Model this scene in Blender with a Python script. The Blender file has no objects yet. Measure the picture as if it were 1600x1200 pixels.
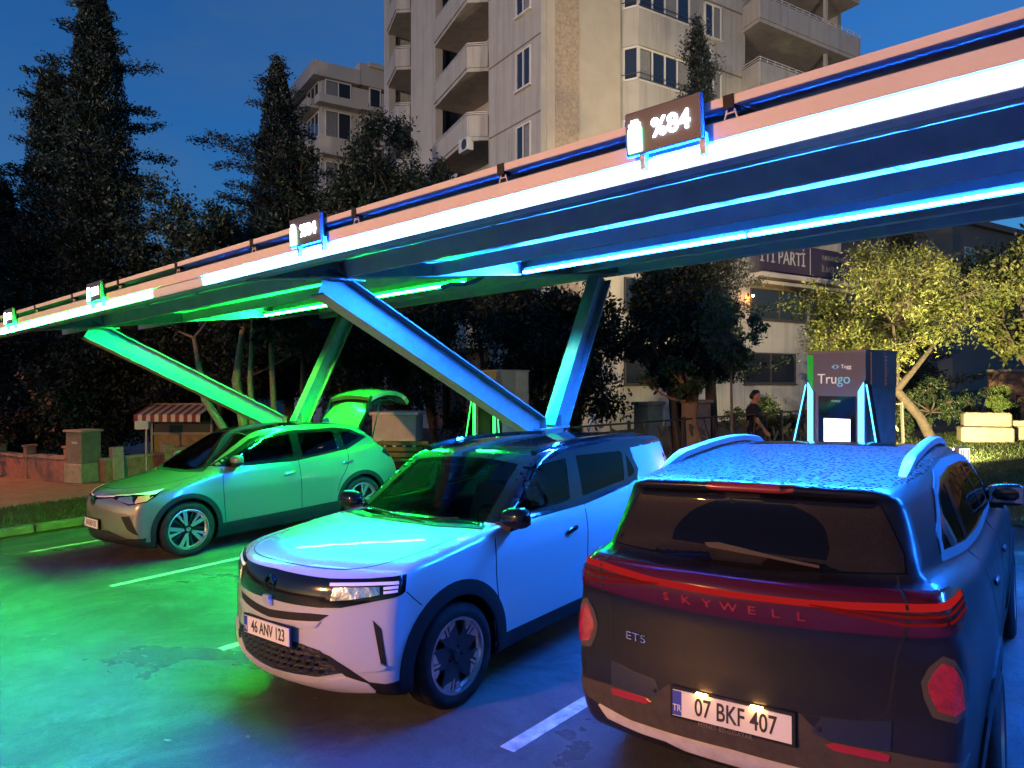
import bpy, math, random
import numpy as np
from mathutils import Vector, Matrix, Quaternion
from mathutils.geometry import delaunay_2d_cdt

# ------------------------------------------------------------------ camera, sky, exposure
scene = bpy.context.scene
COL = scene.collection
PI = math.pi
RIGHT = Vector((0.74979295, 0.66063261, -0.03708216))
UP = Vector((0.02653043, 0.02598154, 0.99931031))
FWD = Vector((-0.66114043, 0.75025963, -0.00195391))
EYE = Vector((0.0, 0.0, 2.131))

cam = bpy.data.objects.new("camera", bpy.data.cameras.new("camera"))
COL.objects.link(cam)
m = Matrix((RIGHT, UP, -FWD)).transposed().to_4x4()
m.translation = EYE
cam.matrix_world = m
cam.data.sensor_width = 36.0
cam.data.lens = 1131.72 / 1600.0 * 36.0
cam.data.clip_start = 0.05
cam.data.clip_end = 2000.0
scene.camera = cam

world = bpy.data.worlds.new("World")
scene.world = world
world.use_nodes = True
wn, wl = world.node_tree.nodes, world.node_tree.links
bg = wn["Background"]
sky = wn.new("ShaderNodeTexSky")
sky.sky_type = 'NISHITA'
sky.sun_disc = False
sky.sun_elevation = math.radians(2.0)
sky.sun_rotation = math.radians(195.0)
sky.altitude = 500.0
sky.air_density = 1.0
sky.dust_density = 1.6
sky.ozone_density = 5.0
# thin evening cloud: slow brightness drift over the sky
wtc = wn.new("ShaderNodeTexCoord")
wmp = wn.new("ShaderNodeMapping")
wmp.inputs["Scale"].default_value = (1.6, 1.6, 5.0)
wnz = wn.new("ShaderNodeTexNoise")
wnz.inputs["Scale"].default_value = 1.4
wnz.inputs["Detail"].default_value = 6.0
wnz.inputs["Roughness"].default_value = 0.6
wmr = wn.new("ShaderNodeMapRange")
wmr.inputs["From Min"].default_value = 0.42
wmr.inputs["From Max"].default_value = 0.70
wmr.inputs["To Max"].default_value = 0.42
wmx = wn.new("ShaderNodeMix")
wmx.data_type = 'RGBA'
wmx.inputs["B"].default_value = (0.16, 0.30, 0.52, 1.0)
wl.new(wtc.outputs["Generated"], wmp.inputs[0])
wl.new(wmp.outputs[0], wnz.inputs["Vector"])
wl.new(wnz.outputs["Fac"], wmr.inputs["Value"])
wl.new(wmr.outputs[0], wmx.inputs["Factor"])
wl.new(sky.outputs[0], wmx.inputs["A"])
wl.new(wmx.outputs["Result"], bg.inputs[0])
bg.inputs[1].default_value = 0.46

scene.view_settings.view_transform = 'Standard'
scene.view_settings.look = 'None'
scene.view_settings.exposure = 0.0
scene.view_settings.gamma = 1.0
scene.render.engine = 'CYCLES'
scene.cycles.use_denoising = True
scene.cycles.max_bounces = 8
scene.cycles.transparent_max_bounces = 16
scene.cycles.sample_clamp_indirect = 6.0
scene.cycles.caustics_reflective = False
scene.cycles.caustics_refractive = False
R = math.radians
rng = random.Random(7)
# ------------------------------------------------------------------ materials
MATS = {}

def mat(name, color, rough=0.6, metal=0.0, coat=0.0, noise=0.0, nscale=6.0, emit=None, estr=0.0,
        bump=0.0, bscale=60.0, spec=0.5, rnoise=0.0, color2=None, detail=4.0, coat_rough=0.04):
    """Principled material; noise mixes towards color2 (or a darker tone) with an object-space noise."""
    if name in MATS:
        return MATS[name]
    mt = bpy.data.materials.new(name)
    mt.use_nodes = True
    n, l = mt.node_tree.nodes, mt.node_tree.links
    b = n["Principled BSDF"]
    c = (*color, 1.0)
    b.inputs["Base Color"].default_value = c
    b.inputs["Roughness"].default_value = rough
    b.inputs["Metallic"].default_value = metal
    b.inputs["Coat Weight"].default_value = coat
    b.inputs["Coat Roughness"].default_value = coat_rough
    b.inputs["Specular IOR Level"].default_value = spec
    tc = None
    if noise > 0 or bump > 0 or rnoise > 0:
        tc = n.new("ShaderNodeTexCoord")
    if noise > 0 or rnoise > 0:
        nz = n.new("ShaderNodeTexNoise")
        nz.inputs["Scale"].default_value = nscale
        nz.inputs["Detail"].default_value = detail
        nz.inputs["Roughness"].default_value = 0.62
        l.new(tc.outputs["Object"], nz.inputs["Vector"])
    if noise > 0:
        mr = n.new("ShaderNodeMapRange")
        mr.inputs["From Min"].default_value = 0.35
        mr.inputs["From Max"].default_value = 0.68
        mr.inputs["To Max"].default_value = noise
        l.new(nz.outputs["Fac"], mr.inputs["Value"])
        mx = n.new("ShaderNodeMix")
        mx.data_type = 'RGBA'
        mx.inputs["A"].default_value = c
        c2 = color2 if color2 else tuple(v * 0.35 for v in color)
        mx.inputs["B"].default_value = (*c2, 1.0)
        l.new(mr.outputs[0], mx.inputs["Factor"])
        l.new(mx.outputs["Result"], b.inputs["Base Color"])
    if rnoise > 0:
        mr2 = n.new("ShaderNodeMapRange")
        mr2.inputs["From Min"].default_value = 0.35
        mr2.inputs["From Max"].default_value = 0.65
        mr2.inputs["To Min"].default_value = max(0.02, rough - rnoise)
        mr2.inputs["To Max"].default_value = min(1.0, rough + rnoise)
        l.new(nz.outputs["Fac"], mr2.inputs["Value"])
        l.new(mr2.outputs[0], b.inputs["Roughness"])
    if bump > 0:
        nb = n.new("ShaderNodeTexNoise")
        nb.inputs["Scale"].default_value = bscale
        nb.inputs["Detail"].default_value = 3.0
        l.new(tc.outputs["Object"], nb.inputs["Vector"])
        bp = n.new("ShaderNodeBump")
        bp.inputs["Strength"].default_value = bump
        bp.inputs["Distance"].default_value = 0.02
        l.new(nb.outputs["Fac"], bp.inputs["Height"])
        l.new(bp.outputs[0], b.inputs["Normal"])
    if emit:
        b.inputs["Emission Color"].default_value = (*emit, 1.0)
        b.inputs["Emission Strength"].default_value = estr
    MATS[name] = mt
    return mt

def glass(name, tint, gloss_rough=0.02, dust=0.0, ior=1.5):
    """Thin tinted pane: transparent tint under a Fresnel reflection, optional dust film."""
    if name in MATS:
        return MATS[name]
    mt = bpy.data.materials.new(name)
    mt.use_nodes = True
    n, l = mt.node_tree.nodes, mt.node_tree.links
    n.remove(n["Principled BSDF"])
    out = n["Material Output"]
    tr = n.new("ShaderNodeBsdfTransparent")
    tr.inputs[0].default_value = (*tint, 1)
    gl = n.new("ShaderNodeBsdfGlossy")
    gl.inputs["Roughness"].default_value = gloss_rough
    fr = n.new("ShaderNodeFresnel")
    fr.inputs[0].default_value = ior
    mx = n.new("ShaderNodeMixShader")
    l.new(fr.outputs[0], mx.inputs[0])
    l.new(tr.outputs[0], mx.inputs[1])
    l.new(gl.outputs[0], mx.inputs[2])
    last = mx
    if dust > 0:
        df = n.new("ShaderNodeBsdfDiffuse")
        df.inputs[0].default_value = (0.32, 0.27, 0.23, 1)
        tc = n.new("ShaderNodeTexCoord")
        nz = n.new("ShaderNodeTexNoise")
        nz.inputs["Scale"].default_value = 180.0
        nz.inputs["Detail"].default_value = 2.0
        l.new(tc.outputs["Object"], nz.inputs["Vector"])
        mr = n.new("ShaderNodeMapRange")
        mr.inputs["From Min"].default_value = 0.3
        mr.inputs["From Max"].default_value = 0.75
        mr.inputs["To Min"].default_value = dust * 0.5
        mr.inputs["To Max"].default_value = dust * 1.5
        l.new(nz.outputs["Fac"], mr.inputs["Value"])
        m2 = n.new("ShaderNodeMixShader")
        l.new(mr.outputs[0], m2.inputs[0])
        l.new(last.outputs[0], m2.inputs[1])
        l.new(df.outputs[0], m2.inputs[2])
        last = m2
    l.new(last.outputs[0], out.inputs[0])
    MATS[name] = mt
    return mt

def glow(name, color, strength):
    if name in MATS:
        return MATS[name]
    mt = bpy.data.materials.new(name)
    mt.use_nodes = True
    n, l = mt.node_tree.nodes, mt.node_tree.links
    n.remove(n["Principled BSDF"])
    e = n.new("ShaderNodeEmission")
    e.inputs[0].default_value = (*color, 1)
    e.inputs[1].default_value = strength
    l.new(e.outputs[0], n["Material Output"].inputs[0])
    MATS[name] = mt
    return mt

# ------------------------------------------------------------------ objects
def link(name, verts, faces, material=None, parent=None, smooth=False, normals=None, loc=None, angle=None):
    me = bpy.data.meshes.new(name)
    me.from_pydata([tuple(v) for v in verts], [], [tuple(int(i) for i in f) for f in faces])
    me.update()
    if material is not None:
        me.materials.append(material)
    if smooth:
        me.shade_smooth()
        if angle:
            me.set_sharp_from_angle(angle=R(angle))
        if normals is not None:
            me.normals_split_custom_set_from_vertices([tuple(v) for v in normals])
    o = bpy.data.objects.new(name, me)
    COL.objects.link(o)
    if parent is not None:
        o.parent = parent
    if loc is not None:
        o.location = loc
    return o

def thing(name, label, cat, loc=(0, 0, 0), rz=0.0, group=None, upright=False):
    o = bpy.data.objects.new(name, None)
    COL.objects.link(o)
    o.empty_display_size = 0.2
    o.location = loc
    q = Quaternion((0, 0, 1), rz)
    if upright:
        q = Vector((0, 0, 1)).rotation_difference(UP) @ q
    o.rotation_mode = 'QUATERNION'
    o.rotation_quaternion = q
    o["label"] = label
    o["category"] = cat
    if group:
        o["group"] = group
    return o

def tag(o, label, cat, group=None):
    o["label"] = label
    o["category"] = cat
    if group:
        o["group"] = group
    return o

def copy_tree(o, parent=None):
    c = o.copy()
    COL.objects.link(c)
    if parent is not None:
        c.parent = parent
    for ch in list(o.children):
        copy_tree(ch, c)
    return c

class MB:
    """Collects boxes, bars, prisms, tubes and lathes into one mesh."""
    def __init__(s):
        s.v, s.f = [], []
    def add(s, verts, faces, M=None):
        b = len(s.v)
        for p in verts:
            p = Vector(p)
            s.v.append(M @ p if M is not None else p)
        s.f += [tuple(i + b for i in f) for f in faces]
        return s
    def box(s, c, d, rz=0.0, M=None, bev=0.0):
        x, y, z = d[0] / 2, d[1] / 2, d[2] / 2
        if bev > 0:
            e = min(bev, x * .9, y * .9, z * .9)
            ring = [(-x, -y + e), (-x + e, -y), (x - e, -y), (x, -y + e), (x, y - e), (x - e, y), (-x + e, y), (-x, y - e)]
            inn = [(px * (x - e) / x if abs(px) > x - e * .5 else px, py * (y - e) / y if abs(py) > y - e * .5 else py) for px, py in ring]
            vs = [(px, py, -z) for px, py in inn] + [(px, py, -z + e) for px, py in ring] + \
                 [(px, py, z - e) for px, py in ring] + [(px, py, z) for px, py in inn]
            fs = [tuple(range(7, -1, -1)), tuple(range(24, 32))]
            for k in range(3):
                for i in range(8):
                    j = (i + 1) % 8
                    fs.append((k * 8 + i, k * 8 + j, k * 8 + 8 + j, k * 8 + 8 + i))
        else:
            vs = [(-x, -y, -z), (x, -y, -z), (x, y, -z), (-x, y, -z), (-x, -y, z), (x, -y, z), (x, y, z), (-x, y, z)]
            fs = [(3, 2, 1, 0), (4, 5, 6, 7), (0, 1, 5, 4), (1, 2, 6, 5), (2, 3, 7, 6), (3, 0, 4, 7)]
        T = Matrix.Translation(c) @ Matrix.Rotation(rz, 4, 'Z')
        if M is not None:
            T = M @ T
        return s.add(vs, fs, T)
    def bar(s, a, b, w, h, up=(0, 0, 1)):
        a, b = Vector(a), Vector(b)
        d = (b - a)
        L = d.length
        d.normalize()
        r = d.cross(Vector(up)).normalized()
        u = r.cross(d)
        M = Matrix((r, d, u)).transposed().to_4x4()
        M.translation = (a + b) / 2
        return s.box((0, 0, 0), (w, L, h), M=M)
    def ibeam(s, a, b, w, h, tf=.015, tw=.01, up=(0, 0, 1)):
        a, b, up = Vector(a), Vector(b), Vector(up)
        d = (b - a).normalized()
        r = d.cross(up).normalized()
        u = r.cross(d)
        s.bar(a + u * (h / 2 - tf / 2), b + u * (h / 2 - tf / 2), w, tf, up)
        s.bar(a - u * (h / 2 - tf / 2), b - u * (h / 2 - tf / 2), w, tf, up)
        s.bar(a, b, tw, h - 2 * tf, up)
        return s
    def prism(s, poly, lo, hi, axis='x', M=None):
        """poly: outline in the two other axes (cyclic order y,z / x,z / x,y), extruded lo..hi along axis."""
        n = len(poly)
        def P(p, t):
            return {'x': (t, p[0], p[1]), 'y': (p[0], t, p[1]), 'z': (p[0], p[1], t)}[axis]
        vs = [P(p, lo) for p in poly] + [P(p, hi) for p in poly]
        ar = sum(poly[i][0] * poly[(i + 1) % n][1] - poly[(i + 1) % n][0] * poly[i][1] for i in range(n))
        flip = (ar < 0) != (axis == 'y')
        fs = [tuple(range(n - 1, -1, -1)), tuple(range(n, 2 * n))] + \
             [(i, (i + 1) % n, n + (i + 1) % n, n + i) for i in range(n)]
        if flip:
            fs = [f[::-1] for f in fs]
        return s.add(vs, fs, M)
    def tube(s, path, r, n=8, caps=True):
        pts = [Vector(p) for p in path]
        rs = r if isinstance(r, (list, tuple)) else [r] * len(pts)
        b = len(s.v)
        prev = None
        for i, p in enumerate(pts):
            d = (pts[min(i + 1, len(pts) - 1)] - pts[max(i - 1, 0)]).normalized()
            if prev is None:
                ref = Vector((0, 0, 1)) if abs(d.z) < .9 else Vector((1, 0, 0))
                u = d.cross(ref).normalized()
            else:
                u = (prev - d * prev.dot(d)).normalized()
            prev = u
            w = d.cross(u)
            for k in range(n):
                a = 2 * PI * k / n
                s.v.append(p + (u * math.cos(a) + w * math.sin(a)) * rs[i])
        for i in range(len(pts) - 1):
            for k in range(n):
                k2 = (k + 1) % n
                s.f.append((b + i * n + k, b + i * n + k2, b + (i + 1) * n + k2, b + (i + 1) * n + k))
        if caps:
            s.f.append(tuple(b + k for k in range(n - 1, -1, -1)))
            s.f.append(tuple(b + (len(pts) - 1) * n + k for k in range(n)))
        return s
    def lathe(s, prof, n=32, M=None, axis='z'):
        """prof: (r, t) pairs turned about axis."""
        vs, fs = [], []
        for r, t in prof:
            for k in range(n):
                a = 2 * PI * k / n
                c, q = r * math.cos(a), r * math.sin(a)
                vs.append({'z': (c, q, t), 'x': (t, c, q), 'y': (q, t, c)}[axis])
        for i in range(len(prof) - 1):
            for k in range(n):
                k2 = (k + 1) % n
                fs.append((i * n + k, i * n + k2, (i + 1) * n + k2, (i + 1) * n + k))
        return s.add(vs, fs, M)
    def ball(s, c, r, n=12, sq=(1, 1, 1)):
        prof = [(max(1e-4, r * math.sin(PI * i / n)), -r * math.cos(PI * i / n)) for i in range(n + 1)]
        M = Matrix.Translation(c) @ Matrix.Diagonal((*sq, 1))
        return s.lathe(prof, n * 2, M)
    def build(s, name, material=None, parent=None, smooth=False, angle=35, loc=None):
        return link(name, s.v, s.f, material, parent, smooth, loc=loc, angle=angle if smooth else None)

def text_obj(name, body, size, material, parent, M, extrude=0.002, align='CENTER', sx=1.0, bold=0.0):
    cu = bpy.data.curves.new(name, 'FONT')
    cu.body = body
    cu.size = size
    cu.align_x = align
    cu.align_y = 'CENTER'
    cu.extrude = extrude
    cu.offset = bold
    cu.resolution_u = 3
    tmp = bpy.data.objects.new(name, cu)
    COL.objects.link(tmp)
    dg = bpy.context.evaluated_depsgraph_get()
    me = bpy.data.meshes.new_from_object(tmp.evaluated_get(dg))
    bpy.data.objects.remove(tmp)
    bpy.data.curves.remove(cu)
    me.transform(M @ Matrix.Diagonal((sx, 1, 1, 1)))
    me.materials.clear()
    me.materials.append(material)
    o = bpy.data.objects.new(name, me)
    COL.objects.link(o)
    if parent is not None:
        o.parent = parent
    return o

def frame(o, ex, ez):
    """Matrix whose local x runs along ex and local y (text up) along ez, at o."""
    ex, ez = Vector(ex).normalized(), Vector(ez)
    ez = (ez - ex * ez.dot(ex)).normalized()
    M = Matrix((ex, ez, ex.cross(ez))).transposed().to_4x4()
    M.translation = o
    return M
# ------------------------------------------------------------------ car bodies as distance fields
def pchip(xs, ys):
    xs, ys = np.asarray(xs, float), np.asarray(ys, float)
    h = np.diff(xs)
    d = np.diff(ys) / h
    mm = np.zeros(len(xs))
    mm[0], mm[-1] = d[0], d[-1]
    for i in range(1, len(xs) - 1):
        if d[i - 1] * d[i] > 0:
            w1, w2 = 2 * h[i] + h[i - 1], h[i] + 2 * h[i - 1]
            mm[i] = (w1 + w2) / (w1 / d[i - 1] + w2 / d[i])
    def f(x):
        x = np.clip(x, xs[0], xs[-1])
        i = np.clip(np.searchsorted(xs, x) - 1, 0, len(h) - 1)
        t = (x - xs[i]) / h[i]
        t2, t3 = t * t, t * t * t
        return (2 * t3 - 3 * t2 + 1) * ys[i] + (t3 - 2 * t2 + t) * h[i] * mm[i] + (-2 * t3 + 3 * t2) * ys[i + 1] + (t3 - t2) * h[i] * mm[i + 1]
    return f

def rounded(poly, it=2):
    """Chaikin corner cutting; a point given as (y, z, 1) stays a corner."""
    P = [(p[0], p[1], p[2] if len(p) > 2 else 0) for p in poly]
    for _ in range(it):
        Q = []
        n = len(P)
        for i in range(n):
            p0, p, p1 = P[i - 1], P[i], P[(i + 1) % n]
            if p[2]:
                Q.append(p)
            else:
                Q.append((p[0] * .75 + p0[0] * .25, p[1] * .75 + p0[1] * .25, 0))
                Q.append((p[0] * .75 + p1[0] * .25, p[1] * .75 + p1[1] * .25, 0))
        P = Q
    return [(p[0], p[1]) for p in P]

def sd_poly(X, Y, pts):
    d = np.full(X.shape, 1e9)
    s = np.ones(X.shape)
    n = len(pts)
    for i in range(n):
        ax, ay = pts[i]
        bx, by = pts[i - 1]
        ex, ey = bx - ax, by - ay
        wx, wy = X - ax, Y - ay
        t = np.clip((wx * ex + wy * ey) / (ex * ex + ey * ey + 1e-12), 0, 1)
        d = np.minimum(d, (wx - ex * t) ** 2 + (wy - ey * t) ** 2)
        c1, c2, c3 = Y >= ay, Y < by, ex * wy > ey * wx
        s = np.where((c1 & c2 & c3) | (~c1 & ~c2 & ~c3), -s, s)
    return s * np.sqrt(d)

class Field2:
    """Polygon distance sampled on a grid, read back bilinearly."""
    def __init__(s, pts, lo, hi, h=.015):
        s.lo, s.h = lo, h
        s.n = (int((hi[0] - lo[0]) / h) + 2, int((hi[1] - lo[1]) / h) + 2)
        gx = lo[0] + np.arange(s.n[0]) * h
        gy = lo[1] + np.arange(s.n[1]) * h
        A, B = np.meshgrid(gx, gy, indexing='ij')
        s.g = sd_poly(A, B, pts)
    def __call__(s, x, y):
        u = np.clip((x - s.lo[0]) / s.h, 0, s.n[0] - 1.001)
        v = np.clip((y - s.lo[1]) / s.h, 0, s.n[1] - 1.001)
        i, j = u.astype(int), v.astype(int)
        a, b = u - i, v - j
        g = s.g
        return (g[i, j] * (1 - a) + g[i + 1, j] * a) * (1 - b) + (g[i, j + 1] * (1 - a) + g[i + 1, j + 1] * a) * b

def smin(a, b, k):
    h = np.clip(.5 + .5 * (b - a) / k, 0, 1)
    return b * (1 - h) + a * h - k * h * (1 - h)

def smax(a, b, k):
    return -smin(-a, -b, k)

def sstep(a, b, x):
    t = np.clip((x - a) / (b - a), 0, 1)
    return t * t * (3 - 2 * t)

class CarShape:
    """low / cab: side outlines (y, z), nose towards -y; wl, sl, wc, sc: half width over y and over z."""
    def __init__(s, low, cab, wl, sl, wc, sc, cf=.3, cr=.2, crown=.05, crown2=.06, arches=(), ri=.38,
                 rl=.06, rc=.07, rb=.035, flare=.0, ccf=.0, ccr=.0, extra=None):
        lo, hi = (-3.0, -.4), (3.0, 2.2)
        s.L = Field2(low, lo, hi)
        s.C = Field2(cab, lo, hi)
        s.wl, s.sl, s.wc, s.sc = pchip(*wl), pchip(*sl), pchip(*wc), pchip(*sc)
        s.cf, s.cr, s.crown, s.crown2 = cf, cr, crown, crown2
        s.ccf, s.ccr = ccf, ccr
        s.arches, s.ri, s.rl, s.rc, s.rb, s.flare, s.extra = arches, ri, rl, rc, rb, flare, extra
        s.room = None
        s.cuts = []
    def low(s, x, y, z):
        xa = np.abs(x)
        yw = y - s.cf * xa ** 2 * sstep(-.7, -1.6, y) + s.cr * xa ** 2 * sstep(.9, 1.8, y)
        w = s.wl(y) * s.sl(z)
        for (ya, za, ra) in s.arches:
            d = np.sqrt((y - ya) ** 2 + (z - za) ** 2)
            w = w + s.flare * np.exp(-((d - ra) / .10) ** 2)
        return smax(s.L(yw, z + s.crown * xa ** 2), (xa - w) * .93, s.rl)
    def cabin(s, x, y, z):
        xa = np.abs(x)
        yw = y - s.ccf * xa ** 2 * sstep(.3, -.6, y) + s.ccr * xa ** 2 * sstep(.6, 1.4, y)
        w = s.wc(y) * s.sc(z)
        return smax(s.C(yw, z + s.crown2 * xa ** 2), (xa - w) * .9, s.rc)
    def outer(s, p):
        x, y, z = p[:, 0], p[:, 1], p[:, 2]
        d = smin(s.low(x, y, z), s.cabin(x, y, z), s.rb)
        if s.extra is not None:
            d = s.extra(d, x, y, z)
        return d
    def full(s, p):
        x, y, z = p[:, 0], p[:, 1], p[:, 2]
        d = s.outer(p)
        for (ya, za, ra) in s.arches:
            a = np.maximum(np.sqrt((y - ya) ** 2 + (z - za) ** 2) - ra, s.ri + .12 - np.abs(x))
            d = np.maximum(d, -a)
        if s.room is not None:
            xa2 = x * x
            yw = y - s.ccf * xa2 * sstep(.3, -.6, y) + s.ccr * xa2 * sstep(.6, 1.4, y)
            cab_in = np.maximum(s.C(yw, z + s.crown2 * xa2) + .05, np.abs(x) - s.wc(y) * s.sc(z) + .055)
            rm = np.minimum(np.maximum(s.room(y, z), np.abs(x) - .72), cab_in)
            d = np.maximum(d, -rm)
        for c in s.cuts:
            d = np.maximum(d, -c(x, y, z))
        return d
    def grad(s, p, f=None, e=.006):
        f = f or s.outer
        g = np.zeros_like(p)
        for k in range(3):
            q = p.copy(); q[:, k] += e
            r = p.copy(); r[:, k] -= e
            g[:, k] = f(q) - f(r)
        return g / (np.linalg.norm(g, axis=1, keepdims=True) + 1e-9)
    def cast(s, o, d, tmax=1.6, n=130):
        """First hit of rays o + t d on the outer shape."""
        N = len(o)
        ts = np.linspace(0, tmax, n)
        hit = np.full(N, -1.0)
        prev = s.outer(o)
        for i in range(1, n):
            cur = s.outer(o + d * ts[i])
            new = (hit < 0) & (cur < 0) & (prev >= 0)
            hit[new] = ts[i]
            prev = cur
        miss = hit < 0
        lo = np.where(miss, tmax * .98, hit - ts[1])
        hi = np.where(miss, tmax, hit)
        for _ in range(14):
            mid = (lo + hi) / 2
            v = s.outer(o + d * mid[:, None]) < 0
            hi = np.where(v, mid, hi)
            lo = np.where(v, lo, mid)
        return o + d * hi[:, None], ~miss

def surface_nets(f, lo, hi, h):
    n = [int(round((hi[k] - lo[k]) / h)) + 1 for k in range(3)]
    ax = [lo[k] + np.arange(n[k]) * h for k in range(3)]
    V = np.empty(n, np.float32)
    for j in range(n[1]):
        A, B = np.meshgrid(ax[0], ax[2], indexing='ij')
        p = np.stack([A.ravel(), np.full(A.size, ax[1][j]), B.ravel()], 1)
        V[:, j, :] = f(p).reshape(A.shape)
    S = V < 0
    cn = (n[0] - 1, n[1] - 1, n[2] - 1)
    acc = np.zeros(cn + (3,), np.float32)
    cnt = np.zeros(cn, np.int8)
    def sl(o):
        return tuple(slice(o[k], o[k] + cn[k]) for k in range(3))
    cor = [(i, j, k) for i in (0, 1) for j in (0, 1) for k in (0, 1)]
    for a in cor:
        for k in range(3):
            if a[k]:
                continue
            b = list(a); b[k] = 1
            va, vb = V[sl(a)], V[sl(b)]
            x = S[sl(a)] != S[sl(b)]
            t = np.where(x, va / np.where(x, va - vb, 1), 0)
            for q in range(3):
                acc[..., q] += np.where(x, a[q] + (t if q == k else 0), 0)
            cnt += x
    m_ = cnt > 0
    idx = np.full(cn, -1, np.int64)
    idx[m_] = np.arange(m_.sum())
    ii = np.argwhere(m_)
    pts = (ii + acc[m_] / cnt[m_][:, None]) * h + np.array(lo)
    faces = []
    for k in range(3):
        a1, a2 = (k + 1) % 3, (k + 2) % 3
        s0 = [slice(None)] * 3; s1 = [slice(None)] * 3
        s0[k] = slice(0, -1); s1[k] = slice(1, None)
        for q in (a1, a2):
            s0[q] = s1[q] = slice(1, -1)
        A, B = S[tuple(s0)], S[tuple(s1)]
        e = np.argwhere(A != B)
        flip = A[A != B]
        off = np.zeros(3, int); off[a1] = 1; off[a2] = 1
        base = e + off
        def cell(d1, d2):
            c = base.copy(); c[:, a1] -= d1; c[:, a2] -= d2
            return idx[c[:, 0], c[:, 1], c[:, 2]]
        q4 = np.stack([cell(1, 1), cell(0, 1), cell(0, 0), cell(1, 0)], 1)
        q4[~flip] = q4[~flip][:, ::-1]
        faces.append(q4)
    return pts.astype(float), np.concatenate(faces)

def body_mesh(name, S, material, parent, lo, hi, h=.025, fn=None, keep=None):
    f = fn or S.full
    p, q = surface_nets(f, lo, hi, h)
    for _ in range(4):
        d = f(p)
        g = S.grad(p, f)
        p = p - g * np.clip(d, -h * .5, h * .5)[:, None] * .85
    nrm = S.grad(p, f, .008)
    me = bpy.data.meshes.new(name)
    me.vertices.add(len(p))
    me.vertices.foreach_set("co", p.ravel())
    me.loops.add(len(q) * 4)
    me.loops.foreach_set("vertex_index", q.ravel().astype(np.int32))
    me.polygons.add(len(q))
    me.polygons.foreach_set("loop_start", np.arange(0, len(q) * 4, 4, dtype=np.int32))
    me.polygons.foreach_set("loop_total", np.full(len(q), 4, np.int32))
    me.update(calc_edges=True)
    me.validate()
    me.materials.append(material)
    me.shade_smooth()
    if len(me.vertices) == len(nrm):
        me.normals_split_custom_set_from_vertices([tuple(v) for v in nrm])
    o = bpy.data.objects.new(name, me)
    COL.objects.link(o)
    if parent is not None:
        o.parent = parent
    return o

CYL_F, CYL_R, CYL_RAD = -1.1, 1.1, 1.1

def cyl(x, y, front=True):
    """Lateral coordinate of a point on the wrapped nose or tail."""
    c = CYL_F if front else CYL_R
    dy = (c - y) if front else (y - c)
    return math.atan2(x, dy) * CYL_RAD

def fill(outline, step, holes=()):
    def resample(pl):
        out = []
        for i in range(len(pl)):
            a, b = pl[i], pl[(i + 1) % len(pl)]
            n = max(1, int(math.hypot(b[0] - a[0], b[1] - a[1]) / step))
            out += [(a[0] + (b[0] - a[0]) * k / n, a[1] + (b[1] - a[1]) * k / n) for k in range(n)]
        return out
    loops = [resample(outline)] + [resample(h) for h in holes]
    vs, es = [], []
    for lp in loops:
        b = len(vs)
        vs += [Vector(p) for p in lp]
        es += [(b + i, b + (i + 1) % len(lp)) for i in range(len(lp))]
    nb = len(vs)
    xs, ys = [p[0] for p in loops[0]], [p[1] for p in loops[0]]
    gx = np.arange(min(xs) + step / 2, max(xs), step)
    gy = np.arange(min(ys) + step / 2, max(ys), step)
    if len(gx) and len(gy):
        A, B = np.meshgrid(gx, gy)
        d = sd_poly(A.ravel(), B.ravel(), loops[0])
        ok = d < -step * .45
        for h in loops[1:]:
            ok &= sd_poly(A.ravel(), B.ravel(), h) > step * .45
        vs += [Vector((a, b)) for a, b in zip(A.ravel()[ok], B.ravel()[ok])]
    r = delaunay_2d_cdt(vs, es, [], 1 if not holes else 2, 1e-5)
    V2 = np.array([tuple(v) for v in r[0]])
    F = [list(f) for f in r[2]]
    if holes:
        c = np.array([V2[f].mean(0) for f in F])
        ok = sd_poly(c[:, 0], c[:, 1], loops[0]) < 0
        for h in loops[1:]:
            ok &= sd_poly(c[:, 0], c[:, 1], h) > 0
        F = [f for f, k in zip(F, ok) if k]
    return V2, F

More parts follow.
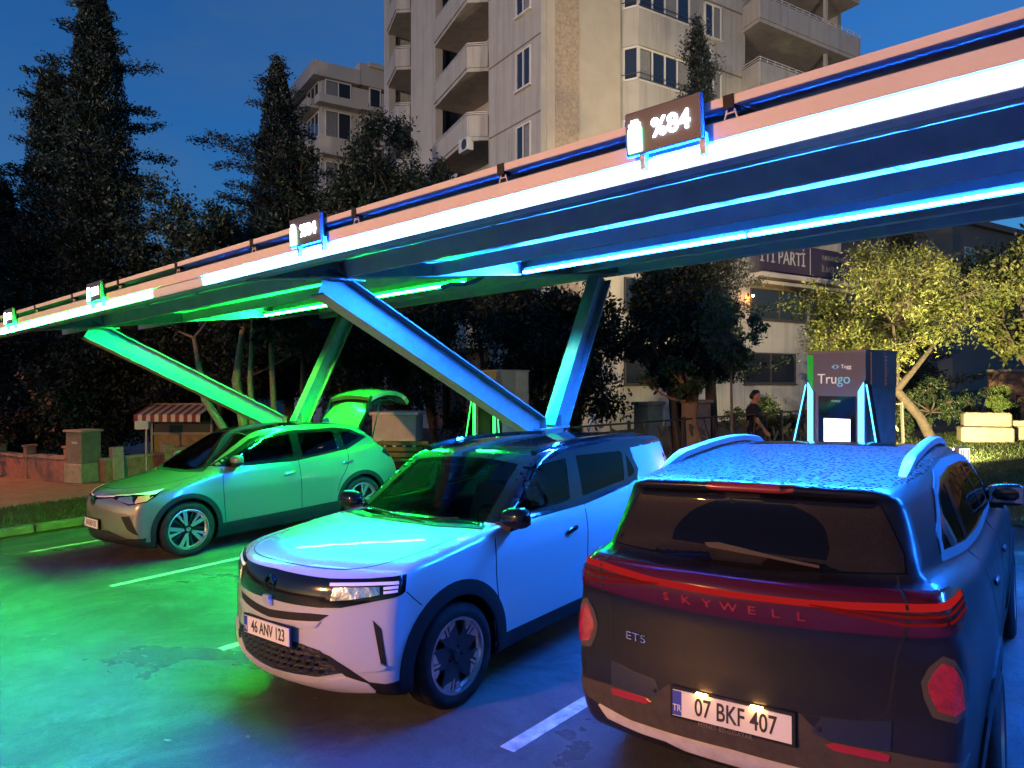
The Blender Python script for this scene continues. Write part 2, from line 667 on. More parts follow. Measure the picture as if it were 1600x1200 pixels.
def panel(name, S, outline, mode, material, parent, off=.004, depth=.012, step=.03, holes=(), side=1, smooth=True, inset=0.0):
    """A thin shell lying on the body: outline projected onto it. Modes: side, fcyl, rcyl, front, rear, top."""
    V2, F = fill(outline, step, holes)
    a, b = V2[:, 0], V2[:, 1]
    N = len(V2)
    z0 = np.zeros(N)
    if mode == 'side':
        o = np.stack([z0 + 1.25 * side, a, b], 1); d = np.tile([-side, 0, 0], (N, 1)).astype(float)
    elif mode in ('fcyl', 'rcyl'):
        sg = -1 if mode == 'fcyl' else 1
        c = CYL_F if mode == 'fcyl' else CYL_R
        th = a / CYL_RAD
        dr = np.stack([np.sin(th), sg * np.cos(th), z0], 1)
        o = dr * 1.7; o[:, 1] += c; o[:, 2] = b
        d = -dr
    elif mode == 'front':
        o = np.stack([a, z0 - 2.6, b], 1); d = np.tile([0, 1., 0], (N, 1))
    elif mode == 'rear':
        o = np.stack([a, z0 + 2.6, b], 1); d = np.tile([0, -1., 0], (N, 1))
    elif mode == 'top':
        o = np.stack([a, b, z0 + 2.0], 1); d = np.tile([0, 0, -1.], (N, 1))
    tm = 2.6 if mode in ('front', 'rear') else 1.7
    P, ok = S.cast(o, d, tm, 200)
    nr = S.grad(P)
    top = P + nr * off
    def long_edge(f):
        return max(np.linalg.norm(top[f[i]] - top[f[i - 1]]) for i in range(len(f)))
    lim = step * (3.2 if mode != 'top' else 4.5)
    F = [f for f in F if all(ok[i] for i in f) and long_edge(f) < lim]
    if not F:
        print("empty panel", name); return None
    # orient
    f0 = F[len(F) // 2]
    n0 = np.cross(top[f0[1]] - top[f0[0]], top[f0[2]] - top[f0[0]])
    if n0 @ nr[f0[0]] < 0:
        F = [f[::-1] for f in F]
    from collections import Counter
    E = Counter()
    for f in F:
        for i in range(len(f)):
            E[(f[i], f[(i + 1) % len(f)])] += 1
    bd = [e for e in E if (e[1], e[0]) not in E]
    bi = sorted({i for e in bd for i in e})
    mp = {i: N + k for k, i in enumerate(bi)}
    bot = P[bi] - nr[bi] * depth
    verts = np.concatenate([top, bot])
    faces = F + [(e[1], e[0], mp[e[0]], mp[e[1]]) for e in bd]
    nn = np.concatenate([nr, nr[bi]])
    used = sorted({i for f in faces for i in f})
    rm = {u: k for k, u in enumerate(used)}
    return link(name, verts[used], [tuple(rm[i] for i in f) for f in faces], material, parent, smooth, nn[used] if smooth else None)

def crv(pts, n=6, closed=False):
    """Catmull-Rom curve through the points."""
    P = [np.array(p[:2], float) for p in pts]
    N = len(P)
    out = []
    for i in range(N if closed else N - 1):
        a, b, c, d = (P[(i - 1) % N] if closed or i > 0 else P[0] * 2 - P[1]), P[i], P[(i + 1) % N], (P[(i + 2) % N] if closed or i + 2 < N else P[-1] * 2 - P[-2])
        for k in range(n):
            t = k / n
            out.append(tuple(.5 * (2 * b + (c - a) * t + (2 * a - 5 * b + 4 * c - d) * t * t + (3 * b - a - 3 * c + d) * t ** 3)))
    if not closed:
        out.append(tuple(P[-1]))
    return out

def strip(pts, w):
    """Outline of a line of width w through 2-D points."""
    P = [Vector(p) for p in (crv(pts) if len(pts) > 2 else pts)]
    L, Rr = [], []
    for i, p in enumerate(P):
        d = (P[min(i + 1, len(P) - 1)] - P[max(i - 1, 0)]).normalized()
        n = Vector((-d.y, d.x)) * w / 2
        L.append(tuple(p + n)); Rr.append(tuple(p - n))
    return L + Rr[::-1]

def arc(cy, cz, r, a0, a1, n=24):
    return [(cy + r * math.cos(R(a0 + (a1 - a0) * i / n)), cz + r * math.sin(R(a0 + (a1 - a0) * i / n))) for i in range(n + 1)]

def mirror_x(poly):
    return [(-p[0], p[1]) for p in poly][::-1]

# shared car materials
M_BLACK = mat("black_plastic", (.010, .010, .011), .6, noise=.5, nscale=30, color2=(.02, .019, .018), spec=.22)
M_GLOSSB = mat("gloss_black", (.005, .005, .006), .10, coat=.2, spec=.4)
M_TYRE = mat("tyre_rubber", (.010, .010, .010), .8, noise=.6, nscale=14, color2=(.03, .026, .022), spec=.2)
M_CHROME = mat("bright_metal", (.75, .75, .76), .18, metal=1.0)
M_SEAM = mat("seam_dark", (.006, .006, .006), .8)
M_LENS = glass("clear_lens", (.9, .92, .95), .02)
M_SEAT = mat("seat_fabric", (.02, .02, .022), .8)
M_PLATE = mat("plate_white", (.72, .70, .66), .4)
M_PLATEBLUE = mat("plate_blue", (.02, .05, .35), .4)
M_INK = mat("plate_ink", (.015, .013, .012), .5)
M_LAMPIN = mat("lamp_chrome", (.6, .6, .62), .15, metal=1.0)
M_WHITE_DRL = mat("lamp_white", (.75, .75, .75), .3)

def number_plate(parent, name, body, o, ex, ez, band=True, w=.52, h=.112, trw=.05):
    """Framed plate: white blank, blue band, raised characters; local frame at o."""
    M = frame(o, ex, ez)
    fr = MB().box((0, 0, -.006), (w + .03, h + .03, .010), M=M, bev=.004).build(name, M_BLACK, parent)
    MB().box((0, 0, .002), (w, h, .006), M=M).build("plate_blank", M_PLATE, fr)
    if band:
        MB().box((-w / 2 + trw / 2 - .004, 0, .0052), (trw - .008, h - .006, .002), M=M).build("country_band", M_PLATEBLUE, fr)
        text_obj("country_code", "TR", .042, M_PLATE, fr, M @ Matrix.Translation((-w / 2 + .021, -.022, .0066)), .0006, sx=.8)
    text_obj("plate_number", body, .108, M_INK, fr, M @ Matrix.Translation((.022, -.002, .0052)), .0015, sx=.70, bold=.0012)
    return fr

def wheel(parent, loc, rad, width, rim_r, side, style, face_m, dark_m):
    """Wheel at loc, outer face towards side (+1/-1 in x)."""
    w = bpy.data.objects.new("wheel", None)
    COL.objects.link(w); w.parent = parent; w.location = loc
    h = width / 2
    pr = [(rim_r, -h * .9), (rim_r + .03, -h), (rad - .045, -h), (rad - .012, -h * .86), (rad, -h * .66)]
    for t in (-.40, -.13, .13, .40):
        pr += [(rad, h * (t - .06)), (rad - .009, h * (t - .05)), (rad - .009, h * (t + .05)), (rad, h * (t + .06))]
    pr += [(rad, h * .66), (rad - .012, h * .86), (rad - .045, h), (rim_r + .03, h), (rim_r, h * .9)]
    tb = MB().lathe(pr, 64, axis='x')
    tb.build("tyre", M_TYRE, w, True, 50)
    s = side
    f = h * .72 * s
    barrel = [(rim_r + .002, -h * .85 * s), (rim_r - .03, -h * .4 * s), (rim_r - .035, h * .6 * s), (rim_r + .004, h * .93 * s), (rim_r - .012, h * .95 * s), (rim_r - .02, h * .7 * s)]
    MB().lathe(barrel if s > 0 else barrel, 64, axis='x').build("rim", face_m, w, True, 40)
    MB().lathe([(.001, f - .06 * s), (rim_r - .03, f - .06 * s)], 48, axis='x').build("brake_disc", M_BLACK, w, True)
    def spoke(poly, z0, z1, mt, name, n=5, ph=0.0):
        for k in range(n):
            a = 2 * PI * k / n + ph
            c, q = math.cos(a), math.sin(a)
            pp = [(r_ * c - t_ * q, r_ * q + t_ * c) for r_, t_ in poly]
            MB().prism(pp, min(f + z0 * s, f + z1 * s), max(f + z0 * s, f + z1 * s), 'x').build(name, mt, w)
    rr = rim_r
    if style == 'twin':       # five forked bright blades over black inserts
        blade = [(.055, -.018), (.11, -.034), (rr - .012, -.075), (rr - .008, -.018), (.15, .004), (.10, .018), (.05, .02)]
        blade2 = [(.05, .0), (.12, .012), (rr - .012, .03), (rr - .020, .085), (.17, .052), (.10, .034)]
        spoke(blade, -.022, .008, face_m, "spoke", ph=.3)
        spoke(blade2, -.026, .002, face_m, "spoke", ph=.3)
        spoke([(.06, .04), (.12, .055), (rr - .05, .12), (rr - .04, .16), (.13, .10), (.06, .06)], -.05, -.014, dark_m, "insert", ph=.3)
    elif style == 'block':    # black disc with bright paddles near the edge
        spoke([(.0, -.05), (.075, -.085), (rr - .012, -.105), (rr - .010, .10), (.14, .05), (.075, .06)], -.03, -.004, dark_m, "spoke", ph=.25)
        def pol(r_, d): return (r_ * math.cos(R(d)), r_ * math.sin(R(d)))
        for q in ([pol(.165, -6), pol(rr - .010, -8), pol(rr - .010, -17), pol(rr - .010, -25), pol(.200, -24), pol(.178, -14)],
                  [pol(.150, -2), pol(rr - .010, -4.5), pol(rr - .010, .5), pol(.158, 3.5)],
                  [pol(.172, 8), pol(rr - .010, 4), pol(rr - .010, 11), pol(rr - .012, 19), pol(.205, 20), pol(.180, 16)]):
            spoke(q, -.006, .005, face_m, "bright_insert", ph=.25)
    else:
        spoke([(.05, -.03), (rr - .012, -.05), (rr - .012, .0), (.05, .02)], -.03, .004, face_m, "spoke", n=7)
    MB().lathe([(.001, f + .012 * s), (.032, f + .010 * s), (.036, f - .02 * s)], 24, axis='x').build("hub_cap", dark_m if style == 'block' else M_CHROME, w, True)
    for k in range(5):
        a = 2 * PI * k / 5 + .6
        MB().lathe([(.001, f + .004 * s), (.010, f + .002 * s), (.011, f - .02 * s)], 8, Matrix.Translation((0, .057 * math.cos(a), .057 * math.sin(a))), 'x').build("wheel_nut", M_BLACK, w)
    return w

def door_mirror(parent, at, side, cap_m, low_m):
    """Rounded shell on a foot; at = foot on the door."""
    s = side
    o = bpy.data.objects.new("door_mirror", None)
    COL.objects.link(o); o.parent = parent; o.location = at
    def shell(c, dx, dy, dz, zc0, zc1):
        vs, fs = [], []
        nu, nv = 20, 14
        for i in range(nu + 1):
            th = 2 * PI * i / nu
            for j in range(nv + 1):
                ph = -PI / 2 + PI * j / nv
                def sp(v, e): return math.copysign(abs(v) ** e, v)
                x = sp(math.cos(ph), .75) * sp(math.cos(th), .7) * dx
                y = sp(math.cos(ph), .75) * sp(math.sin(th), .8) * dy
                if y > 0: y *= .45
                z = sp(math.sin(ph), .8) * dz * (1 + .12 * x / dx * s)
                vs.append((c[0] + x, c[1] + y + .10 * (x * s) ** 2, c[2] + min(max(z, zc0), zc1)))
        for i in range(nu):
            for j in range(nv):
                a = i * (nv + 1) + j
                fs.append((a, a + nv + 1, a + nv + 2, a + 1))
        return vs, fs
    c = (s * .135, 0, .075)
    v, f = shell(c, .125, .095, .075, -.03, .075)
    link("mirror_cap", v, f, cap_m, o, True)
    v, f = shell(c, .123, .092, .075, -.075, -.028)
    link("mirror_base", v, f, low_m, o, True)
    MB().box((c[0], c[1] + .036, c[2]), (.20, .004, .11), bev=.003).build("mirror_glass", mat("mirror_silver", (.30, .31, .33), .05, metal=1.0), o)
    MB().prism([(-.06, -.02), (.03, -.02), (.02, .03), (-.045, .03)], min(-.03 * s, .12 * s), max(-.03 * s, .12 * s), 'x').build("mirror_foot", low_m, o)
    return o

def seat(parent, at, M_=None):
    M_ = M_ or M_SEAT
    x, y, z = at
    b = MB()
    b.box((x, y, z + .10), (.50, .52, .16), bev=.05)
    b.bar((x, y + .22, z + .16), (x, y + .42, z + .74), .48, .13, up=(1, 0, 0)) if False else None
    b.prism([(y + .16, z + .14), (y + .30, z + .12), (y + .50, z + .72), (y + .40, z + .76)], x - .24, x + .24, 'x')
    st = b.build("seat", M_, parent)
    MB().prism([(y + .42, z + .79), (y + .53, z + .77), (y + .56, z + .96), (y + .47, z + .98)], x - .13, x + .13, 'x').build("headrest", M_, st)
    return st
# ------------------------------------------------------------------ the three cars: outlines
def shape_ev():
    low = rounded([(-2.05, .20), (-2.25, .28), (-2.29, .45), (-2.285, .68), (-2.25, .84), (-2.08, .945), (-1.7, 1.02), (-1.3, 1.09), (-1.0, 1.13),
                   (0, 1.14), (1.0, 1.19), (1.6, 1.26), (1.98, 1.24), (2.17, 1.04), (2.26, .86), (2.29, .6), (2.25, .38), (2.1, .26), (1.6, .22), (-1.6, .20)])
    cab = rounded([(-1.5, .95), (-1.22, 1.08), (-.42, 1.555), (-.1, 1.605), (.4, 1.63), (.9, 1.61), (1.45, 1.55), (1.60, 1.47), (1.86, 1.28), (1.97, 1.08), (1.97, .9)])
    S = CarShape(low, cab,
                 ([-2.3, -1.9, -1.4, -.8, 0, .8, 1.4, 1.9, 2.3], [.80, .89, .918, .905, .908, .912, .926, .90, .80]),
                 ([.2, .35, .55, .78, .92, 1.05, 1.15, 1.3], [.93, .965, .985, 1.0, .985, .955, .925, .86]),
                 ([-1.5, -1.0, -.4, .4, 1.2, 1.9], [.70, .80, .835, .84, .81, .72]),
                 ([1.0, 1.15, 1.3, 1.45, 1.55, 1.64], [1.02, 1.0, .95, .87, .80, .73]),
                 cf=.34, cr=.24, crown=.075, crown2=.05, arches=((-1.419, .36, .415), (1.347, .36, .415)), flare=.012, ccf=.12, ccr=.1)
    S.room = Field2([(-1.15, .45), (1.5, .45), (1.75, 1.18), (-.95, 1.10)], (-3, -.4), (3, 2.2))
    return S

def shape_compact():
    low = rounded([(-2.02, .22), (-2.17, .30), (-2.20, .42), (-2.19, .72), (-2.165, .93), (-2.06, 1.03), (-1.7, 1.065), (-.95, 1.12), (0, 1.14),
                   (1.0, 1.18), (2.02, 1.21), (2.13, 1.05), (2.18, .8), (2.19, .55), (2.12, .35), (1.9, .26), (-1.6, .22)])
    cab = rounded([(-1.10, .95), (-.93, 1.10), (-.28, 1.52), (-.05, 1.585), (.4, 1.615), (1.0, 1.605), (1.7, 1.57), (1.95, 1.555), (2.0, 1.48), (2.08, 1.15), (2.1, 1.0)])
    S = CarShape(low, cab,
                 ([-2.2, -1.9, -1.3, 0, 1.3, 1.9, 2.2], [.83, .88, .897, .886, .897, .88, .80]),
                 ([.2, .4, .6, .88, 1.0, 1.1, 1.2], [.955, .975, .99, 1.0, .985, .96, .93]),
                 ([-1.1, -.3, .5, 1.4, 2.0], [.77, .815, .82, .80, .74]),
                 ([1.0, 1.12, 1.3, 1.45, 1.55, 1.63], [1.02, 1.0, .955, .905, .86, .79]),
                 cf=.38, cr=.15, crown=.03, crown2=.03, arches=((-1.36, .345, .415), (1.31, .345, .415)), flare=.014, ccf=.14, ccr=.08, rl=.05, rc=.05, rb=.02)
    S.room = Field2([(-1.0, .45), (1.6, .45), (1.85, 1.15), (-.80, 1.08)], (-3, -.4), (3, 2.2))
    return S

def shape_suv():
    low = rounded([(-2.1, .25), (-2.3, .4), (-2.34, .6), (-2.3, .85), (-2.1, 1.0), (-1.3, 1.10), (-1.0, 1.15), (0, 1.17), (1.5, 1.23), (2.0, 1.275), (2.2, 1.265),
                   (2.31, 1.225), (2.315, 1.12), (2.285, 1.05), (2.305, .90), (2.335, .74), (2.35, .58), (2.33, .44), (2.22, .34), (1.9, .26), (-1.6, .24)])
    cab = rounded([(-1.2, 1.0), (-1.0, 1.16), (-.35, 1.57), (0, 1.64), (.5, 1.675), (1.1, 1.667), (1.7, 1.64), (2.0, 1.625), (2.055, 1.60), (1.99, 1.555), (2.17, 1.25), (2.17, 1.1)])
    S = CarShape(low, cab,
                 ([-2.3, -1.4, 0, 1.4, 1.9, 2.35], [.80, .94, .932, .934, .898, .832]),
                 ([.2, .4, .65, .88, 1.02, 1.15, 1.3], [.92, .955, .985, 1.0, .985, .95, .89]),
                 ([-1.1, -.3, .6, 1.4, 2.0], [.76, .83, .835, .80, .73]),
                 ([1.1, 1.25, 1.4, 1.55, 1.68], [1.03, 1.0, .94, .87, .79]),
                 cf=.3, cr=.20, crown=.03, crown2=.035, arches=((-1.41, .36, .42), (1.39, .36, .42)), flare=.012, ccf=.12, ccr=.12, rc=.085)
    S.room = Field2([(-1.1, .45), (1.6, .45), (1.9, 1.18), (-.9, 1.12)], (-3, -.4), (3, 2.2))
    return S

CARPOS = {'ev': ((-10.451, 4.312), -1.246, 1.419), 'compact': ((-4.361, 3.276), 1.978, 1.36), 'suv': ((-1.406, 2.955), 5.702, None)}

def car_place(kind):
    (x, y), yaw, off = CARPOS[kind]
    a = R(yaw)
    ey = (-math.sin(a), math.cos(a))
    d = off if off is not None else 2.33
    return (x + ey[0] * d, y + ey[1] * d, 0.0), (a if off is not None else a + PI)
# ------------------------------------------------------------------ ground
def asphalt():
    m_ = mat("asphalt", (.085, .082, .078), .55, noise=.0)
    n, l = m_.node_tree.nodes, m_.node_tree.links
    b = n["Principled BSDF"]
    tc = n.new("ShaderNodeTexCoord")
    def noise(sc, det, rough=.6, dist=0.0):
        z = n.new("ShaderNodeTexNoise")
        z.inputs["Scale"].default_value = sc; z.inputs["Detail"].default_value = det
        z.inputs["Roughness"].default_value = rough; z.inputs["Distortion"].default_value = dist
        l.new(tc.outputs["Object"], z.inputs["Vector"])
        return z
    def rng_(src, a, b_, c, d):
        r_ = n.new("ShaderNodeMapRange")
        r_.inputs["From Min"].default_value = a; r_.inputs["From Max"].default_value = b_
        r_.inputs["To Min"].default_value = c; r_.inputs["To Max"].default_value = d
        l.new(src, r_.inputs["Value"]); return r_.outputs[0]
    big = noise(.45, 6, .65, .6)
    mid = noise(2.3, 6, .7, .4)
    fine = noise(95, 3, .7)
    def mix(a, bcol, fac):
        x = n.new("ShaderNodeMix"); x.data_type = 'RGBA'
        if isinstance(a, tuple): x.inputs["A"].default_value = (*a, 1)
        else: l.new(a, x.inputs["A"])
        x.inputs["B"].default_value = (*bcol, 1)
        l.new(fac, x.inputs["Factor"]); return x.outputs["Result"]
    c1 = mix((.120, .117, .112), (.046, .045, .044), rng_(big.outputs["Fac"], .40, .62, 0, .85))
    c2 = mix(c1, (.19, .185, .178), rng_(mid.outputs["Fac"], .55, .75, 0, .75))
    c3 = mix(c2, (.022, .022, .022), rng_(fine.outputs["Fac"], .50, .72, 0, .75))
    wear = noise(13, 5, .75, .8)
    c3 = mix(c3, (.028, .028, .028), rng_(wear.outputs["Fac"], .52, .70, 0, .65))
    vc = n.new("ShaderNodeTexVoronoi"); vc.feature = 'DISTANCE_TO_EDGE'; vc.inputs["Scale"].default_value = .42
    wv = n.new("ShaderNodeVectorMath"); wv.operation = 'MULTIPLY_ADD'; wv.inputs[1].default_value = (.5, .5, .5)
    l.new(mid.outputs["Color"], wv.inputs[0]); l.new(tc.outputs["Object"], wv.inputs[2]); l.new(wv.outputs[0], vc.inputs["Vector"])
    c3 = mix(c3, (.012, .012, .012), rng_(vc.outputs["Distance"], .008, .002, 0, .35))
    c4 = mix(c3, (.30, .29, .27), rng_(noise(120, 1).outputs["Fac"], .66, .76, 0, .7))
    l.new(c4, b.inputs["Base Color"])
    l.new(rng_(big.outputs["Fac"], .38, .60, .26, .62), b.inputs["Roughness"])
    bp = n.new("ShaderNodeBump"); bp.inputs["Strength"].default_value = .8; bp.inputs["Distance"].default_value = .02
    l.new(fine.outputs["Fac"], bp.inputs["Height"]); l.new(bp.outputs[0], b.inputs["Normal"])
    return m_

def ground_sheet(name, pts, z, m_, kind="structure"):
    o = link(name, [(x, y, z) for x, y in pts], [tuple(range(len(pts)))], m_)
    o["kind"] = kind
    return o

M_SOIL = mat("soil", (.060, .045, .032), .9, noise=.9, nscale=1.6, color2=(.028, .024, .018), bump=.6, bscale=14)
ground_sheet("ground", [(-400, -300), (400, -300), (400, 500), (-400, 500)], -.016, M_SOIL)
ground_sheet("parking_lot", [(-13.55, -40), (40, -40), (40, 9.3), (-13.2, 9.3)], 0.0, asphalt())
M_PAVE = mat("paving", (.20, .14, .10), .85, noise=.8, nscale=2.2, color2=(.10, .07, .05), bump=.5, bscale=25)
ground_sheet("pavement", [(-60, -10), (-17.2, -10), (-16.8, 9.0), (-60, 30)], -.010, M_PAVE)
# kerbs
kb = MB()
for i in range(34):
    kb.box((-13.62, -22.5 + i * .95, .06), (.16, .93, .13), bev=.015)
k = kb.build("kerb", mat("kerb_stone", (.15, .13, .10), .85, noise=.7, nscale=5)); k["kind"] = "structure"
kb = MB()
for i in range(26):
    kb.box((-13.1 + i * .95, 9.36, .05), (.93, .16, .12), bev=.015)
k = kb.build("kerb", mat("kerb_stone", (.15, .13, .10), .85)); k["kind"] = "structure"
# stall lines
M_LINE = mat("line_paint", (.72, .71, .66), .5, noise=.85, nscale=9, color2=(.22, .21, .20), detail=6)
for i in range(6):
    x = -11.86 + 3.0 * i
    y0 = 3.08 - (.22 if i == 2 else 0)
    o = ground_sheet("stall_line", [(x - .055, y0), (x + .055, y0), (x + .055, 8.6), (x - .055, 8.6)], .004, M_LINE)
# faint older lane line and a few scraps on the asphalt
ground_sheet("lane_line", [(-8.9, -1.25), (-8.85, -1.32), (-4.4, 1.22), (-4.45, 1.29)], .004, mat("worn_line", (.16, .155, .145), .6, noise=.9, nscale=12, color2=(.09, .088, .085), detail=6))
# grass: blades on a strip at the left and on the lawn at the right
def grass(name, poly, n, h, seed, base_m, blade_m, zfun=None):
    r_ = np.random.default_rng(seed)
    xs, ys = [p[0] for p in poly], [p[1] for p in poly]
    P = np.stack([r_.uniform(min(xs), max(xs), n * 3), r_.uniform(min(ys), max(ys), n * 3)], 1)
    ok = sd_poly(P[:, 0], P[:, 1], poly) < 0
    P = P[ok][:n]
    N = len(P)
    a = r_.uniform(0, 2 * PI, N)
    w = r_.uniform(.006, .014, N)
    hh = h * r_.uniform(.5, 1.3, N)
    lean = r_.normal(0, .5, (N, 2)) * hh[:, None]
    v = np.zeros((N, 3, 3))
    v[:, 0, 0] = P[:, 0] - np.cos(a) * w; v[:, 0, 1] = P[:, 1] - np.sin(a) * w
    v[:, 1, 0] = P[:, 0] + np.cos(a) * w; v[:, 1, 1] = P[:, 1] + np.sin(a) * w
    v[:, 2, :2] = P + lean; v[:, 2, 2] = hh
    return raw_mesh(name, v.reshape(-1, 3), np.arange(N * 3).reshape(-1, 3), blade_m)

def raw_mesh(name, v, f, m_, parent=None, smooth=False):
    me = bpy.data.meshes.new(name)
    me.vertices.add(len(v)); me.vertices.foreach_set("co", np.ascontiguousarray(v, dtype=np.float32).ravel())
    k = f.shape[1]
    me.loops.add(len(f) * k); me.loops.foreach_set("vertex_index", np.ascontiguousarray(f, dtype=np.int32).ravel())
    me.polygons.add(len(f))
    me.polygons.foreach_set("loop_start", np.arange(0, len(f) * k, k, dtype=np.int32))
    me.polygons.foreach_set("loop_total", np.full(len(f), k, np.int32))
    me.update(calc_edges=True)
    me.materials.append(m_)
    if smooth: me.shade_smooth()
    o = bpy.data.objects.new(name, me); COL.objects.link(o)
    if parent is not None: o.parent = parent
    return o

M_TURF = mat("turf", (.045, .060, .018), .95, noise=.8, nscale=3.5, color2=(.022, .030, .010), bump=.8, bscale=60)
M_BLADE = mat("grass_blade", (.075, .115, .025), .6, noise=.8, nscale=2.0, color2=(.035, .06, .012))
lawn_poly = [(-7.9, 12.5), (12, 9.6), (16, 34), (-3.0, 34), (-5.5, 24.5)]
ground_sheet("lawn_base", lawn_poly, -.004, M_TURF)
g = grass("lawn", lawn_poly, 90000, .05, 5, M_TURF, M_BLADE); g["kind"] = "stuff"
strip_poly = [(-16.9, -6), (-13.75, -6), (-13.75, 9.0), (-16.7, 9.0)]
ground_sheet("verge_base", strip_poly, .05, M_TURF)
g = grass("verge_grass", strip_poly, 42000, .07, 6, M_TURF, mat("verge_blade", (.060, .050, .022), .8, noise=.8, nscale=1.4, color2=(.03, .026, .012))); g["kind"] = "stuff"  # browned: orange lamp light put into the blade colour
g.location.z = .05

# ------------------------------------------------------------------ solar canopy over the stalls
M_STEEL = mat("galvanised_steel", (.30, .305, .31), .45, metal=.25, noise=.6, nscale=9, color2=(.20, .205, .215), bump=.15, bscale=40)
M_ALU = mat("aluminium_fascia", (.60, .57, .54), .5, noise=.35, nscale=3, color2=(.46, .43, .40))
M_CELL = mat("solar_glass", (.008, .010, .022), .12, coat=.5)
M_BACK = mat("panel_backsheet", (.42, .43, .45), .5, noise=.4, nscale=3, color2=(.25, .26, .28))
LED_B = glow("led_blue", (.002, .10, 1.0), 2100.0)
LED_G = glow("led_green", (.002, 1.0, .045), 1450.0)
LED_B2 = glow("led_tube_blue", (.012, .16, 1.0), 3800.0)
LED_G2 = glow("led_tube_green", (.003, 1.0, .045), 4000.0)
TILT = .098
def zb(y): return 2.785 + TILT * y

def build_canopy():
    c = thing("solar_canopy", "long solar panel carport on sloping V legs, edged with green and blue light strips", "carport", (0, 3.1, 0), R(.5))
    D = Vector((0, -3.1, 0))
    def L(x, y, z): return (x, y - 3.1, z)
    XL, XR = -13.6, 6.6
    bays = [-11.86, -5.86, .14, 6.14]
    for x in bays:
        MB().ibeam(L(x, 3.3, zb(3.3) + .09), L(x, 9.25, zb(9.25) + .09), .16, .18).build("cross_beam", M_STEEL, c)
        t = MB().ibeam(L(x, 4.05, zb(4.05) - .02), L(x, 7.22, 1.52), .20, .30, .016, .012)
        t.build("diagonal_leg", M_STEEL, c)
        t = MB().ibeam(L(x, 8.78, zb(8.78) - .02), L(x, 7.56, 1.50), .20, .28, .016, .012)
        t.build("diagonal_leg", M_STEEL, c)
        b = MB().box(L(x, 7.42, .76), (.20, .40, 1.50)).box(L(x, 7.42, 1.522), (.26, .62, .022)).box(L(x, 7.42, .015), (.50, .70, .03))
        for s in (-1, 1):
            b.box(L(x, 7.42 + s * .17, 1.60), (.22, .014, .16))
            for q in (-1, 1):
                b.lathe([(.001, .075), (.02, .075), (.02, .03)], 8, Matrix.Translation(L(x + q * .18, 7.42 + s * .27, 0)))
        b.build("base_post", M_STEEL, c)
        MB().box(L(x, 4.15, zb(4.15) - .010), (.24, .62, .018)).build("gusset_plate", M_STEEL, c)
        MB().box(L(x, 8.75, zb(8.75) - .010), (.24, .5, .018)).build("gusset_plate", M_STEEL, c)
        for yy, zz in ((4.15, zb(4.15)), (8.75, zb(8.75))):
            for sx in (-.09, .09):
                for sy in (-.24, -.08, .08, .24):
                    if yy > 8 and abs(sy) > .2: continue
                    MB().lathe([(.001, -.036), (.014, -.036), (.016, -.018)], 6, Matrix.Translation(L(x + sx, yy + sy, zz))).build("bolt", M_STEEL, c)
    # purlins: C sections with lips
    M_PURLIN = mat("lit_purlin", (.60, .58, .58), .6, metal=.1, noise=.5, nscale=5, color2=(.42, .41, .42))  # paler than the leg steel: colour makes up for missing light
    def csec(y, z0, z1, w, nm, m_=M_PURLIN):
        b = MB()
        b.box(L((XL + XR) / 2, y, (z0 + z1) / 2), (XR - XL, .012, z1 - z0))
        b.box(L((XL + XR) / 2, y + w / 2 + .006, z0 + .004), (XR - XL, w, .008))
        b.box(L((XL + XR) / 2, y + w / 2 + .006, z1 - .004), (XR - XL, w, .008))
        b.box(L((XL + XR) / 2, y + w + .012, z0 + .022), (XR - XL, .008, .036))
        return b.build(nm, m_, c)
    csec(4.26, 3.206, 3.372, .03, "purlin")
    csec(5.48, 3.330, 3.466, .03, "purlin")
    csec(7.12, 3.548, 3.71, .06, "purlin")
    csec(8.10, 3.61, 3.77, .10, "purlin")
    csec(9.30, 3.69, 3.93, .10, "rear_fascia")
    # front edge: gutter box, fascia, light housing
    MB().box(L((XL + XR) / 2, 3.28, 3.195), (XR - XL, .18, .15)).build("front_beam", M_STEEL, c)
    MB().box(L((XL + XR) / 2, 3.33, 3.305), (XR - XL, .03, .07)).build("light_stop", M_BLACK, c)  # added dark strip: blocks lamp light, gives the gap its shade
    fa = MB()
    fa.box(L((XL + XR) / 2, 3.135, 3.229), (XR - XL, .05, .088), bev=.006)
    fa.box(L((XL + XR) / 2, 3.164, 3.142), (XR - XL, .010, .082))
    fa.box(L((XL + XR) / 2, 3.20, 3.106), (XR - XL, .07, .008))
    fa.box(L((XL + XR) / 2, 3.1395, 3.101), (XR - XL, .047, .007))  # lip added to keep steep strip light off the bonnet
    fa.build("fascia", M_ALU, c)
    # luminous fascia strips, bay by bay
    lens_off = mat("led_lens_unlit", (.55, .58, .60), .35)
    for a, b_, m_ in ((-13.6, -10.78, LED_G), (-10.72, -7.42, LED_G), (-7.40, -6.35, lens_off), (-6.33, -.16, LED_B), (-.10, 6.6, LED_B)):
        MB().box(L((a + b_) / 2, 3.130, 3.144), (b_ - a, .022, .074), bev=.004).build("fascia_light", m_, c)
    # tubes under the main beam
    for a, b_, m_ in ((-11.7, -9.55, LED_G2), (-9.45, -6.75, LED_G2), (-5.72, -2.90, LED_B2), (-2.86, -.05, LED_B2), (.40, 5.9, LED_B2)):
        t = MB().tube([L(a, 6.872, 3.482), L(b_, 6.872, 3.482)], .0115, 10)
        t.build("tube_light", m_, c)
        MB().box(L((a + b_) / 2, 6.898, 3.500), (b_ - a + .06, .012, .082)).build("tube_shield", M_BLACK, c)  # holder plate enlarged to screen tube light from the cabinets
    # solar panels in three rows
    px = 1.36
    x0 = -13.6
